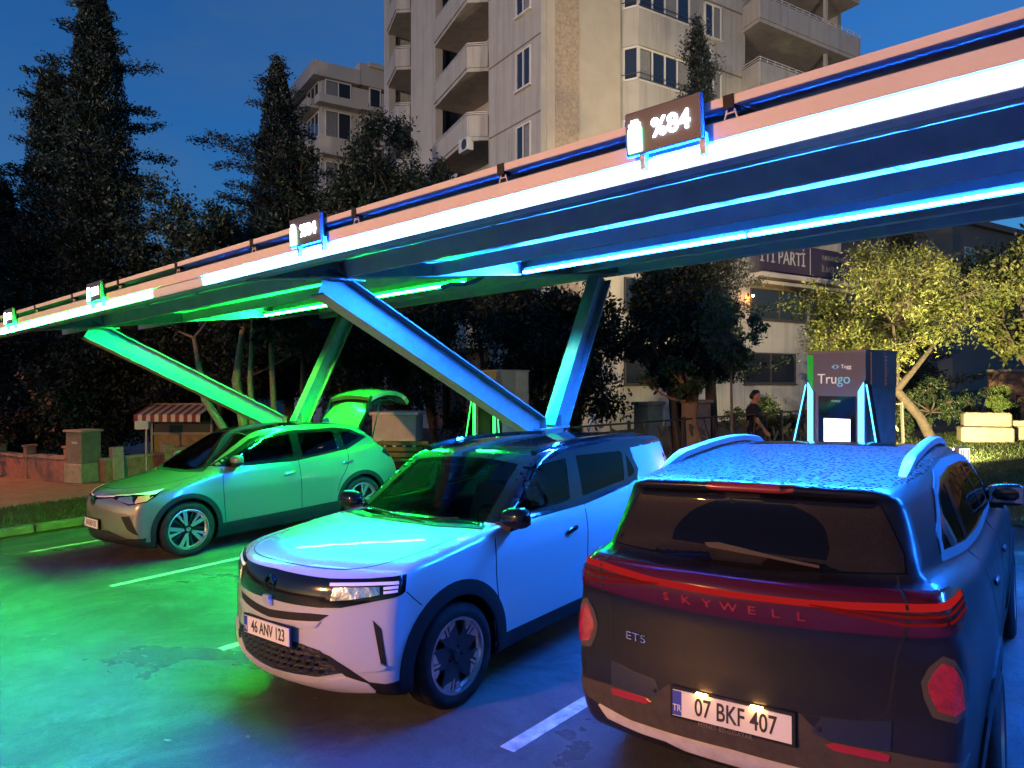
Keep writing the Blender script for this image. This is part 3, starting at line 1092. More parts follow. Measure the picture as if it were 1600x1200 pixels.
    for row in range(3):
        ya = 3.10 + row * 2.10
        yb = ya + 2.07
        for i in range(15):
            xa = x0 + i * px
            xb = xa + px - .03
            za, zc = 3.031 + TILT * ya, 3.031 + TILT * yb
            h = .036
            v = [L(xa, ya, za), L(xb, ya, za), L(xb, yb, zc), L(xa, yb, zc), L(xa, ya, za + h), L(xb, ya, za + h), L(xb, yb, zc + h), L(xa, yb, zc + h)]
            f = [(3, 2, 1, 0), (4, 5, 6, 7), (0, 1, 5, 4), (1, 2, 6, 5), (2, 3, 7, 6), (3, 0, 4, 7)]
            o = link("solar_panel", v, f, M_BACK, c)
            o.data.materials.append(M_CELL); o.data.materials.append(M_ALU)
            for p, mi in zip(o.data.polygons, (0, 1, 2, 2, 2, 2)):
                p.material_index = mi
            fr = MB()
            for (p, q) in ((0, 1), (1, 2), (2, 3), (3, 0)):
                A, B = Vector(v[p]), Vector(v[q])
                ctr = (Vector(v[0]) + Vector(v[2])) / 2
                off = ((ctr - (A + B) / 2).normalized()) * .014 - Vector((0, 0, .003))
                fr.bar(A + off, B + off, .026, .004)
            fr.build("panel_frame", M_ALU, o)
    # clamps at the front joints, cable bundles and a drooping conduit
    for i in range(1, 15):
        xa = x0 + i * px - .015
        MB().bar(L(xa, 3.15, 3.031 + TILT * 3.15 - .008), L(xa, 9.36, 3.031 + TILT * 9.36 - .008), .06, .012).build("joint_cover", M_STEEL, c)  # added strips under the joints stop lamp light showing through
        b = MB()
        b.box(L(xa, 3.13, 3.345), (.05, .07, .06))
        b.build("panel_clamp", M_BLACK, c)
        b = MB().tube([L(xa - .03, 3.12, 3.27), L(xa - .012, 3.12, 3.335)], .005, 5).tube([L(xa + .03, 3.12, 3.27), L(xa + .012, 3.12, 3.335)], .005, 5)
        b.tube([L(xa - .018, 3.12, 3.30), L(xa + .018, 3.12, 3.30)], .004, 5)
        b.build("panel_bracket", M_ALU, c)
    r_ = random.Random(11)
    for i in range(15):
        xa = -13.5 + i * 1.35
        pth = []
        for t in range(9):
            pth.append(L(xa + t * .14, 3.62 + .1 * math.sin(t * 1.3 + i), 3.26 - .035 * math.sin(PI * t / 8) * r_.uniform(.6, 1.6)))
        MB().tube(pth, .009, 5).build("cable", M_BLACK, c, True)
    MB().tube([L(-6.02, 6.6, 3.50), L(-6.1, 6.55, 3.46), L(-6.18, 6.5, 3.40), L(-6.3, 6.42, 3.37), L(-6.42, 6.3, 3.37), L(-6.5, 6.2, 3.33)], .028, 8).build("conduit", M_BLACK, c, True)
    return c

build_canopy()

def display_sign(x, y, label, group):
    s = thing("display_sign", label, "sign", (x, y, 3.20), R(.5), group)
    MB().box((0, .012, .105), (.40, .03, .21), bev=.006).box((0, .05, .10), (.34, .05, .16)).build("housing", mat("sign_grey", (.045, .048, .06), .5), s)
    for bx_ in (.19, -.12):
        MB().box((bx_, .03, -.02), (.03, .03, .10)).build("bracket", M_STEEL, s)
    gr = glow("sign_green", (.16, 1.0, .45), 40.0)
    wh = glow("sign_white", (.90, .95, 1.0), 22.0)
    ic = MB().box((-.145, -.006, .070), (.074, .006, .112), bev=.002).build("battery_icon", gr, s)
    MB().box((-.145, -.006, .141), (.064, .006, .020), bev=.002).box((-.145, -.006, .160), (.036, .006, .012)).build("battery_cap", wh, s)
    text_obj("sign_digits", "%84", .122, wh, s, frame((.045, -.006, .100), (1, 0, 0), (0, 0, 1)), .003, sx=.98, bold=.0012)
    return s

SIGNS = [(-1.68, "largest lit battery display above the fascia, over the dark SUV"), (-4.62, "lit battery display above the fascia over the middle of the carport"),
         (-8.72, "small glowing display at the green end of the carport, second from left"), (-11.85, "small glowing display at the far left end of the carport")]
for sx, lb in SIGNS:
    display_sign(sx, 3.05 + sx * .0087, lb, "battery displays on the carport fascia")

# ------------------------------------------------------------------ charging cabinets
def charger(x, y, label, group, lit):
    c = thing("charging_cabinet", label, "charger", (x, y, 0), R(-14), group, upright=True)
    grey = mat("cabinet_grey", (.15, .145, .155), .55, noise=.3, nscale=60, color2=(.18, .175, .185))
    dark = mat("cabinet_side", (.22, .21, .20), .6)
    conc = mat("cabinet_rear", (.36, .35, .33), .75, noise=.4, nscale=8)
    W = .80
    b = MB()
    # head over an inset front, slanted cheeks above the light columns
    b.prism([(-W / 2, 2.02), (-W / 2 + .08, 1.86), (W / 2 - .08, 1.86), (W / 2, 2.02), (W / 2, 2.36), (-W / 2, 2.36)], -.02, .10, 'y')
    b.box((0, .06, .94), (W - .16, .12, 1.84))
    b.build("front_shell", grey, c)
    MB().box((.0, .42, 1.19), (W - .02, .60, 2.30)).build("rear_body", conc, c)
    MB().box((0, .36, 2.375), (W + .01, .76, .03)).build("roof_cap", dark, c)
    MB().box((W / 2 + .004, .25, 2.13), (.012, .30, .46)).build("side_panel", dark, c)
    lv = MB()
    lv.box((W / 2 + .006, .555, 2.14), (.010, .29, .44))
    for i in range(8):
        lv.box((W / 2 + .014, .555, 1.96 + i * .05), (.012, .24, .022))
    lv.build("louvre", conc, c)
    MB().prism([(-W / 2 - .002, 2.03), (-W / 2 + .085, 1.90), (-W / 2 + .085, 2.34), (-W / 2 - .002, 2.34)], -.026, -.019, 'y').build("green_panel", mat("panel_green", (.02, .42, .05), .4, emit=(.01, .6, .05), estr=.25), c)
    # screen recess and bright screen
    MB().box((.01, -.006, 1.34), (.52, .012, .92), bev=.005).build("screen_bezel", M_GLOSSB, c)
    MB().box((.015, -.014, 1.26), (.36, .010, .50)).build("screen", lit[1], c)
    text_obj("maker_mark", "SIEMENS", .034, M_PLATE, c, frame((.0, -.0135, 1.735), (1, 0, 0), (0, 0, 1)), .001)
    # light columns and slim leaning struts
    for s in (-1, 1):
        MB().prism([(s * .30, .05), (s * .40, .05), (s * .40, 1.98), (s * .30, 1.86)], -.03, .10, 'y').build("column", grey, c)
        MB().prism([(s * .315, .06), (s * .385, .06), (s * .385, 1.98), (s * .315, 1.86)], -.042, -.031, 'y').build("light_column", lit[0], c)
        MB().bar((s * .42, .0, 1.95), (s * .80, -.10, .04), .05, .05).build("strut", M_BLACK, c)
        MB().bar((s * .418, -.032, 1.95), (s * .798, -.132, .04), .012, .012).build("strut_light", lit[0], c)
    wht = mat("logo_white", (.80, .82, .85), .4, emit=(.8, .85, .9), estr=.35)
    blu = mat("logo_blue", (.20, .55, .80), .4, emit=(.2, .6, .9), estr=.35)
    text_obj("logo_text", "Tru", .185, wht, c, frame((-.115, -.022, 2.02), (1, 0, 0), (0, 0, 1)), .003)
    text_obj("logo_text", "go", .185, blu, c, frame((.115, -.022, 2.02), (1, 0, 0), (0, 0, 1)), .003)
    text_obj("logo_word", "Togg", .07, wht, c, frame((.145, -.022, 2.18), (1, 0, 0), (0, 0, 1)), .003)
    d = MB()
    for sx in (-1, 1):
        pts = [(.0 + sx * .010, .030), (sx * .052, .0), (sx * .010, -.030), (sx * .010, -.018), (sx * .034, .0), (sx * .010, .018)]
        d.prism(pts, -.026, -.020, 'y', Matrix.Translation((.0, 0, 2.18)))
    d.build("logo_diamond", blu, c)
    return c

LEDCOL = glow("column_blue", (.08, .55, 1.0), 5.0)
LEDCOLG = glow("column_green", (.03, 1.0, .10), 5.0)
SCREEN = glow("screen_white", (.85, .88, 1.0), 3.2)
charger(-3.10, 9.75, "grey charging cabinet with blue light columns and a white screen, behind the dark SUV", "charging cabinets", (LEDCOL, SCREEN))
charger(-9.45, 9.85, "pale charging cabinet with a green light column, between the two middle V legs", "charging cabinets", (LEDCOLG, mat("screen_off", (.02, .02, .025), .1)))

# leaf scraps and paper bits blown over the asphalt
r_ = np.random.default_rng(90)
lv_, lf_ = [], []
for i in range(150):
    x, y = r_.uniform(-13, 2), r_.uniform(-.5, 6.5)
    a_, s_ = r_.uniform(0, 6.3), r_.uniform(.012, .045)
    b0 = len(lv_)
    for k_, rr_ in ((0, 1), (1.3, .5), (2.6, .9), (3.6, .6), (5.0, .8)):
        lv_.append((x + s_ * rr_ * math.cos(a_ + k_), y + s_ * rr_ * .7 * math.sin(a_ + k_), .006 + .012 * r_.uniform(0, 1)))
    lf_.append(tuple(range(b0, b0 + 5)))
lt = link("leaf_litter", lv_, lf_, mat("litter", (.30, .26, .17), .8, noise=.9, nscale=.9, color2=(.07, .05, .03)))
lt["kind"] = "stuff"
# ------------------------------------------------------------------ apartment houses
M_WALL = mat("render_beige", (.41, .395, .365), .85, noise=.45, nscale=1.1, color2=(.31, .285, .25), bump=.25, bscale=18)
def streaks(m_):
    """Rain streaks and grime running down a rendered wall."""
    n, l = m_.node_tree.nodes, m_.node_tree.links
    b = n["Principled BSDF"]
    tc = n.new("ShaderNodeTexCoord"); mp = n.new("ShaderNodeMapping")
    mp.inputs["Scale"].default_value = (2.6, 2.6, .16)
    nz = n.new("ShaderNodeTexNoise"); nz.inputs["Scale"].default_value = 1.0; nz.inputs["Detail"].default_value = 7; nz.inputs["Roughness"].default_value = .7
    l.new(tc.outputs["Object"], mp.inputs[0]); l.new(mp.outputs[0], nz.inputs["Vector"])
    mr = n.new("ShaderNodeMapRange"); mr.inputs["From Min"].default_value = .48; mr.inputs["From Max"].default_value = .72; mr.inputs["To Max"].default_value = .55
    l.new(nz.outputs["Fac"], mr.inputs["Value"])
    mx = n.new("ShaderNodeMix"); mx.data_type = 'RGBA'; mx.inputs["B"].default_value = (.17, .155, .135, 1)
    l.new(b.inputs["Base Color"].links[0].from_socket, mx.inputs["A"]); l.new(mr.outputs[0], mx.inputs["Factor"])
    l.new(mx.outputs["Result"], b.inputs["Base Color"])

streaks(M_WALL)
M_WALL2 = mat("render_sand", (.46, .42, .35), .85, noise=.35, nscale=1.4, color2=(.36, .28, .20), bump=.2, bscale=18)
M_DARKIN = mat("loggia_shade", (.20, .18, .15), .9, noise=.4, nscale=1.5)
M_FRAME = mat("window_white", (.62, .61, .58), .5)
M_PANE = mat("window_pane", (.020, .024, .030), .06, spec=.8)
M_CURTAIN = mat("curtain", (.22, .22, .22), .8, noise=.5, nscale=12)
M_RAILB = mat("railing_dark", (.03, .035, .03), .5)

def window(parent, face, a0, a1, z0, z1, cols, at=0.0, out=1, curtain=None):
    """Window lying on a facade. face 'y': facade y = at looking to -y, runs along x; face 'x': facade x = at looking to +x, runs along y."""
    def P(a, d, z): return (a, at - d, z) if face == 'y' else (at + d, a, z)
    def bx(b, a, d, z, sa, sd, sz):
        b.box(P(a, d, z), (sa, sd, sz) if face == 'y' else (sd, sa, sz))
    w, h = a1 - a0, z1 - z0
    f = MB()
    t = .07
    bx(f, (a0 + a1) / 2, .02, z0 + t / 2, w, .08, t)
    bx(f, (a0 + a1) / 2, .02, z1 - t / 2, w, .08, t)
    for i in range(cols + 1):
        bx(f, a0 + t / 2 + (w - t) * i / cols, .02, (z0 + z1) / 2, t, .078, h - 2 * t)
    bx(f, (a0 + a1) / 2, .05, z0 - .03, w + .12, .18, .05)
    o = f.build("window", M_FRAME, parent)
    p = MB()
    bx(p, (a0 + a1) / 2, .004, (z0 + z1) / 2, w - .06, .02, h - .06)
    p.build("pane", M_PANE, o)
    if curtain:
        for i in curtain:
            q = MB()
            bx(q, a0 + (w) * (i + .5) / cols, .017, (z0 + z1) / 2, w / cols - .16, .008, h - .2)
            q.build("curtain", M_CURTAIN, o)
    return o

def build_block():
    b = thing("apartment_building", "tall beige apartment block with angular balconies rising behind the carport", "building", (-17.7, 21.7, 0), R(-16), upright=True)
    H = 30.0
    wl_ = MB()
    # street facade (looks to -y), with two loggia bays
    wl_.box((-2.03, .2, H / 2 - .5), (3.94, .4, H + 1))
    wl_.box((-10.55, .2, H / 2 - .5), (2.85, .4, H + 1))
    wl_.box((-15.25, .2, H / 2 - .5), (.70, .4, H + 1))
    wl_.box((-6.55, 1.9, H / 2 - .5), (5.1, .3, H + 1))
    wl_.box((-13.4, 1.9, H / 2 - .5), (3.0, .3, H + 1))
    wl_.box((-15.45, 7, H / 2 - .5), (.3, 13.2, H + 1))
    # garden facade (looks to +x)
    wl_.box((-.2, 2.15, H / 2 - .5), (.4, 3.5, H + 1))
    wl_.box((-.22, 7.85, H / 2 - .5), (.36, 7.9, H + 1))
    wl_.box((-2.2, 15.5, H / 2 + 4.5), (.3, 7.6, H - 9))
    wl_.box((-.2, 15.5, 3.6), (.4, 7.5, 9.2))
    wl_.box((-2.0, 19.5, H / 2 - .5), (3.6, .35, H + 1))
    wl_.build("wall", M_WALL, b)
    MB().box((-.19, 2.1, H / 2 - .5), (.44, 3.7, H + .96)).build("corner_pier", M_WALL2, b)
    # patterned strip on the corner pier
    pm = mat("mosaic_strip", (.44, .36, .27), .9, noise=.9, nscale=9, color2=(.26, .20, .14), bump=1.0, bscale=9)
    MB().box((.035, 1.2, H / 2 - .5), (.05, 1.15, H + .9)).build("mosaic_strip", pm, b)
    fl = [z for z in np.arange(12.6 - 9, H, 3.0)]
    for z in fl:
        MB().box((-2.0, -.012, z + .03), (3.9, .03, .05)).build("string_course", M_DARKIN, b)
        MB().box((.0, 8.6, z + .9), (.03, 6.2, .05)).build("string_course", M_DARKIN, b)
    for k, z in enumerate(fl):
        window(b, 'y', -1.76, -.70, z - 1.72 + .0, z - .16, 2, curtain=[1] if k % 2 else None)
        # angled balconies with solid parapets; dark recess behind
        for (xr, xm, xl, dep) in ((-4.02, -4.62, -9.08, .72), (-12.02, -12.5, -14.9, .60)):
            pl = [(xr, .0), (xm, -dep), (xl, -.06), (xl, .0)]
            s = MB()
            s.prism([(xr, 1.70), (xr, 0.0), (xm, -dep), (xl, -.06), (xl, 1.70)], z + .0, z + .16, 'z')
            bo = s.build("balcony", M_WALL, b)
            r_ = MB()
            def wallbar(p, q, z0, z1, t=.10):
                p, q = Vector(p), Vector(q)
                r_.bar((p.x, p.y, (z0 + z1) / 2), (q.x, q.y, (z0 + z1) / 2), t, z1 - z0)
            wallbar((xr, -.02), (xm, -dep), z + .16, z + 1.08)
            wallbar((xm, -dep), (xl, -.08), z + .16, z + 1.08)
            r_.build("parapet", M_WALL, bo)
            h = MB()
            for zz in (1.16, 1.24):
                h.bar((xr, -.02, z + zz), (xm, -dep, z + zz), .03, .03)
                h.bar((xm, -dep, z + zz), (xl, -.08, z + zz), .03, .03)
            h.build("handrail", M_FRAME, bo)
            MB().box(((xr + xl) / 2 - .3, 1.71, z + 1.25), (1.6, .06, 2.1)).build("balcony_door", M_PANE, bo)
    # bay windows and plain windows on the garden side
    for k, z in enumerate(fl):
        zz = z - .85 - .12
        if zz < 9: continue
        bay = MB()
        bay.prism([(0.0, 4.1), (.62, 4.45), (.62, 7.6), (0.0, 7.9)], zz - 1.0, zz - .02, 'z')
        bay.prism([(0.0, 4.1), (.62, 4.45), (.62, 7.6), (0.0, 7.9)], zz + 1.42, zz + 2.0, 'z')
        bo = bay.build("bay", M_WALL, b)
        window(bo, 'x', 4.52, 7.5, zz, zz + 1.40, 4, at=.50, curtain=[2] if k % 2 else [0, 3])
        side = MB()
        for (p, q) in (((.02, 4.16), (.56, 4.46)),):
            for zr in (zz + .04, zz + 1.36):
                side.bar((p[0], p[1], zr), (q[0], q[1], zr), .07, .08)
            for pt in (p, q):
                side.box((pt[0], pt[1], zz + .70), (.08, .08, 1.4))
        so = side.build("window", M_FRAME, bo)
        MB().bar((.05, 4.20, zz + .70), (.53, 4.46, zz + .70), .03, 1.30).build("pane", M_PANE, so)
        rl = MB()
        rl.bar((.04, 4.02, zz + .22), (.70, 4.38, zz + .22), .025, .03)
        rl.bar((.70, 4.38, zz + .22), (.70, 7.7, zz + .22), .025, .03)
        rl.bar((.70, 4.38, zz + .02), (.70, 7.7, zz + .02), .025, .03)
        for i in range(14):
            rl.bar((.70, 4.40 + i * .25, zz + .02), (.70, 4.40 + i * .25, zz + .22), .012, .012)
        rl.build("railing", M_RAILB, bo)
        window(b, 'x', 9.0, 10.1, zz + .2, zz + 1.75, 2, at=-.02, curtain=[1])
        # wide balcony at the far corner
        bz = zz + 1.0
        s = MB()
        pl = [(0.02, 11.6), (1.15, 11.35), (1.15, 19.2), (-1.9, 19.3), (-1.9, 11.7)]
        s.prism(pl, bz, bz + .18, 'z')
        bo = s.build("balcony", M_WALL, b)
        r_ = MB()
        for (p, q) in (((.0, 11.6), (1.15, 11.35)), ((1.15, 11.35), (1.15, 19.2)), ((1.15, 19.2), (0, 19.35))):
            r_.bar((p[0], p[1], bz + .68), (q[0], q[1], bz + .68), .10, 1.0)
        r_.build("parapet", M_WALL, bo)
        h = MB()
        for (p, q) in (((.0, 11.6), (1.15, 11.35)), ((1.15, 11.35), (1.15, 19.2))):
            for zz2 in (1.28, 1.40):
                h.bar((p[0], p[1], bz + zz2), (q[0], q[1], bz + zz2), .03, .03)
        for i in range(16):
            h.bar((1.15, 11.4 + i * .52, bz + 1.18), (1.15, 11.4 + i * .52, bz + 1.40), .025, .025, up=(1, 0, 0))
        h.build("handrail", M_FRAME, bo)
        MB().box((-2.03, 14.8, bz + 1.3), (.06, 2.4, 2.0)).box((-2.03, 17.6, bz + 1.3), (.06, 1.2, 2.0)).build("balcony_door", M_PANE, bo)
        MB().box((.75, 16.9, bz + 1.6), (.16, .16, 2.9)).build("balcony_post", M_WALL, bo)
    # ground floors: dark windows, ledge, sign band
    for (y0, y1, z0, z1, c_) in ((12.1, 16.4, 5.15, 6.62, 2), (16.7, 19.3, 5.15, 6.62, 2), (11.7, 15.5, 2.05, 3.55, 2), (4.2, 7.2, 5.1, 6.5, 2), (4.2, 7.2, 2.0, 3.5, 2)):
        o = window(b, 'x', y0, y1, z0, z1, c_)
        o.data.materials.clear(); o.data.materials.append(mat("dark_window_frame", (.06, .05, .05), .5))
    lg = MB()
    lg.box((.55, 15.6, 7.12), (1.1, 7.9, .22)).box((.42, 15.6, 6.82), (.84, 7.9, .16)).box((.30, 15.6, 6.97), (.6, 7.8, .14))
    lg.build("ledge", mat("render_pale", (.50, .45, .38), .8), b)
    for (y0, y1) in ((17.2, 17.75), (18.2, 18.7)):
        window(b, 'x', y0, y1, 3.9, 4.5, 1)
    sb = MB().box((.95, 15.7, 8.02), (.16, 8.0, 1.36)).build("name_board", mat("board_plum", (.050, .032, .052), .6), b)
    wht = mat("board_letters", (.42, .41, .42), .5)
    text_obj("board_letters", "İYİ PARTİ", .92, wht, sb, frame((1.035, 13.2, 7.98), (0, 1, 0), (0, 0, 1)), .02, sx=.80)
    text_obj("board_small_letters", "KAHRAMANMARAŞ", .34, mat("board_letters_dim", (.20, .19, .20), .5), sb, frame((1.035, 17.3, 8.28), (0, 1, 0), (0, 0, 1)), .02, sx=.72)
    text_obj("board_small_letters", "İL BAŞKANLIĞI", .42, mat("board_letters_dim", (.20, .19, .20), .5), sb, frame((1.035, 17.2, 7.72), (0, 1, 0), (0, 0, 1)), .02, sx=.72)
    MB().box((1.04, 15.25, 8.0), (.02, .03, 1.3)).build("board_joint", wht, sb)
    np_ = MB().box((.02, 16.3, 4.08), (.04, 1.5, .50)).build("address_plate", mat("address_grey", (.40, .36, .30), .6), b)
    text_obj("address_text", "MENDERES\nKAT NO 21", .17, M_INK, np_, frame((.045, 16.3, 4.09), (0, 1, 0), (0, 0, 1)), .004)
    # roof slab
    MB().box((-7.6, 9.8, H + .1), (16.4, 20.6, .3)).build("roof", M_WALL, b)
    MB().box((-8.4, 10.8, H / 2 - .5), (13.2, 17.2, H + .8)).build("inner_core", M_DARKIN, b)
    # air conditioners and a dish, hung on the facade
    for (x, y, z, rz_, lb) in ((.80, 8.05, 16.1, 0, "white air conditioner box hung beside the bay window, under the tall block's corner balcony"), (-4.9, -.62, 12.2, -PI / 2, "small air conditioner box hung on the lowest angled balcony in view")):
        a_ = thing("air_conditioner", lb, "air conditioner", tuple(b.matrix_basis @ Vector((x, y, z))), R(-16) + rz_, upright=True)
        MB().box((0, 0, .3), (.32, .80, .58), bev=.02).build("case", mat("ac_white", (.55, .54, .50), .5), a_)
        MB().lathe([(.001, .168), (.22, .168), (.24, .155)], 24, Matrix.Translation((0, .1, .3)), 'x').build("fan_grille", M_RAILB, a_)
    ds = thing("satellite_dish", "small grey satellite dish on the lowest angled balcony of the tall block", "dish", tuple(b.matrix_basis @ Vector((-5.9, -.75, 10.85))), R(-16), upright=True)
    MB().tube([(0, .3, -.2), (0, .2, .2), (0, 0, .35)], .025, 6).build("arm", M_STEEL, ds)
    MB().lathe([(.001, .06), (.15, .045), (.30, .0), (.34, -.05), (.30, -.02), (.15, .025)], 24, Matrix.Translation((0, -.05, .40)) @ Matrix.Rotation(R(60), 4, 'X')).build("reflector", mat("dish_grey", (.35, .35, .34), .5), ds, True)
    # sodium lamp on the wall
    w = thing("wall_lamp", "small orange wall lamp glowing beside the dark upper window", "lamp", tuple(b.matrix_basis @ Vector((.30, 11.95, 6.22))), R(-16))
    MB().bar((-.28, 0, .05), (0, 0, .05), .03, .03).box((-.29, 0, .05), (.03, .10, .14)).build("bracket", M_BLACK, w)
    MB().lathe([(.002, .10), (.09, .05), (.10, .02), (.06, .02)], 16).build("shade", M_BLACK, w, True)
    MB().ball((0, 0, -.01), .06, 8).build("bulb", glow("sodium_bulb", (1.0, .34, .04), 260.0), w, True)
    return b

def far_block(name, label, loc, size, rz, wins, walls, lit=()):
    b = thing(name, label, "building", loc, rz, upright=True)
    sx, sy, H = size
    MB().box((-sx / 2, sy / 2, H / 2 - 1), (sx, sy, H + 2)).build("wall", walls, b)
    MB().box((-sx / 2, sy / 2, H + .15), (sx + .5, sy + .5, .3)).build("roof", walls, b)
    for w in wins:
        window(b, *w)
    return b

def build_far():
    wl2 = mat("render_grey", (.44, .40, .35), .9, noise=.4, nscale=.8, color2=(.34, .31, .27))
    b = thing("apartment_building", "smaller pale apartment block with stepped parapet, half hidden left of the tall block", "building", (-38.7, 25.9, 0), R(-16), upright=True)
    w = MB()
    w.box((-3, 6, 10.2), (6, 12, 22.4))
    w.build("wall", wl2, b)
    for (y0, y1, z0, z1) in ((-.45, 2.3, 16.6, 17.7), (-.45, 2.3, 19.75, 20.25), (2.3, 7.0, 17.45, 17.9), (2.3, 7.0, 19.8, 20.1), (-.45, 2.3, 13.4, 14.5)):
        MB().box((.40, (y0 + y1) / 2, (z0 + z1) / 2), (.8, y1 - y0, z1 - z0)).build("balcony", wl2, b)
    for z0, z1 in ((16.6, 17.7), (19.75, 20.3), (13.4, 14.5)):
        MB().box((-1.9, -.40, (z0 + z1) / 2), (2.9, .8, z1 - z0)).build("balcony", wl2, b)
    ro = MB()
    ro.box((-3, .9, 22.0), (6.5, 3.0, .9)).box((-3, 8.4, 22.3), (6.4, 12.0, 1.4)).box((.1, 4.0, 22.95), (.5, 2.0, .3)).box((.1, 7.0, 23.1), (.5, 2.4, .4))
    ro.build("roof", wl2, b)
    for (y0, y1, z0, z1, c_) in ((3.1, 3.9, 20.3, 21.6, 1), (5.0, 5.7, 20.3, 21.6, 1), (.2, 1.9, 17.8, 19.6, 2), (2.5, 3.9, 18.0, 19.6, 2), (4.2, 5.6, 18.0, 19.6, 2), (2.6, 4.4, 15.7, 17.2, 3), (.2, 1.9, 20.3, 21.5, 2), (.2, 1.9, 14.6, 16.4, 2), (5.2, 6.6, 15.7, 17.2, 2)):
        window(b, 'x', y0, y1, z0, z1, c_, curtain=[0] if c_ > 1 else None)
    for (x0, x1, z0, z1, c_) in ((-2.9, -.5, 17.8, 19.6, 3), (-2.9, -.5, 20.4, 21.5, 3), (-2.9, -.5, 14.6, 16.4, 3)):
        window(b, 'y', x0, x1, z0, z1, c_)
    b2 = thing("apartment_building", "distant dark house with a few lit windows above the trees at the right edge", "building", (-12.4, 69.5, 0), R(-16), upright=True)
    w = MB().box((-6, 11, 6.6), (12, 22, 15.2)).box((-6, 11, 14.5), (12.8, 23, .5)).build("wall", mat("render_night", (.16, .15, .14), .9), b2)
    for i, (y0, z0) in enumerate(((2, 10.8), (7, 10.8), (12, 10.8), (17, 10.8), (2, 7.4), (7, 7.4), (12, 7.4), (17, 7.4))):
        o = window(b2, 'x', y0, y0 + 1.7, z0, z0 + 1.5, 2)
        if i in (1, 2, 6):
            o.children[0].data.materials.clear()
            o.children[0].data.materials.append(glow("lit_window", (1.0, .82, .55), .9))

build_block()
build_far()

# ------------------------------------------------------------------ trees
def leaf_mat(name, c1, c2, sc=.8, trans=.3):
    if name in MATS: return MATS[name]
    m_ = bpy.data.materials.new(name); m_.use_nodes = True
    n, l = m_.node_tree.nodes, m_.node_tree.links
    b = n["Principled BSDF"]
    tc = n.new("ShaderNodeTexCoord")
    nz = n.new("ShaderNodeTexNoise"); nz.inputs["Scale"].default_value = sc; nz.inputs["Detail"].default_value = 6; nz.inputs["Roughness"].default_value = .75
    l.new(tc.outputs["Object"], nz.inputs["Vector"])
    mr = n.new("ShaderNodeMapRange"); mr.inputs["From Min"].default_value = .35; mr.inputs["From Max"].default_value = .65
    l.new(nz.outputs["Fac"], mr.inputs["Value"])
    mx = n.new("ShaderNodeMix"); mx.data_type = 'RGBA'
    mx.inputs["A"].default_value = (*c1, 1); mx.inputs["B"].default_value = (*c2, 1)
    l.new(mr.outputs[0], mx.inputs["Factor"])
    l.new(mx.outputs["Result"], b.inputs["Base Color"])
    b.inputs["Roughness"].default_value = .55
    if trans:
        t = n.new("ShaderNodeBsdfTranslucent")
        l.new(mx.outputs["Result"], t.inputs[0])
        ms = n.new("ShaderNodeMixShader"); ms.inputs[0].default_value = trans
        l.new(b.outputs[0], ms.inputs[1]); l.new(t.outputs[0], ms.inputs[2])
        l.new(ms.outputs[0], n["Material Output"].inputs[0])
    MATS[name] = m_
    return m_

M_BARK = mat("bark", (.085, .065, .05), .9, noise=.8, nscale=14, color2=(.035, .028, .022), bump=.8, bscale=30)
M_BARKP = mat("bark_pale", (.20, .18, .14), .85, noise=.8, nscale=16, color2=(.08, .07, .055), bump=.8, bscale=34)

def leaves(c, size, r_, dirs=None, aspect=.5, jitter=.9):
    """Rhombic leaves at centres c; dirs biases the long axis."""
    N = len(c)
    d = r_.normal(0, 1, (N, 3))
    if dirs is not None:
        d = dirs + d * jitter
    d /= np.linalg.norm(d, axis=1, keepdims=True)
    q = r_.normal(0, 1, (N, 3))
    s = np.cross(d, q); s /= np.linalg.norm(s, axis=1, keepdims=True) + 1e-9
    L = (size * r_.uniform(.6, 1.35, N))[:, None]
    nn = np.cross(d, s)
    v = np.stack([c - d * L * .5, c + s * L * aspect * .5 + nn * L * .06, c + d * L * .5, c - s * L * aspect * .5 + nn * L * .06], 1).reshape(-1, 3)
    return v, np.arange(N * 4).reshape(-1, 4)

def limb(b, p, q, r0, r1, r_, bend=.12, n=6):
    p, q = np.array(p, float), np.array(q, float)
    L = np.linalg.norm(q - p)
    off = r_.normal(0, bend * L, 3); off[2] *= .4
    pts = [tuple(p + (q - p) * t + off * math.sin(PI * t)) for t in np.linspace(0, 1, n)]
    b.tube(pts, [r0 + (r1 - r0) * t for t in np.linspace(0, 1, n)], 7)
    return pts

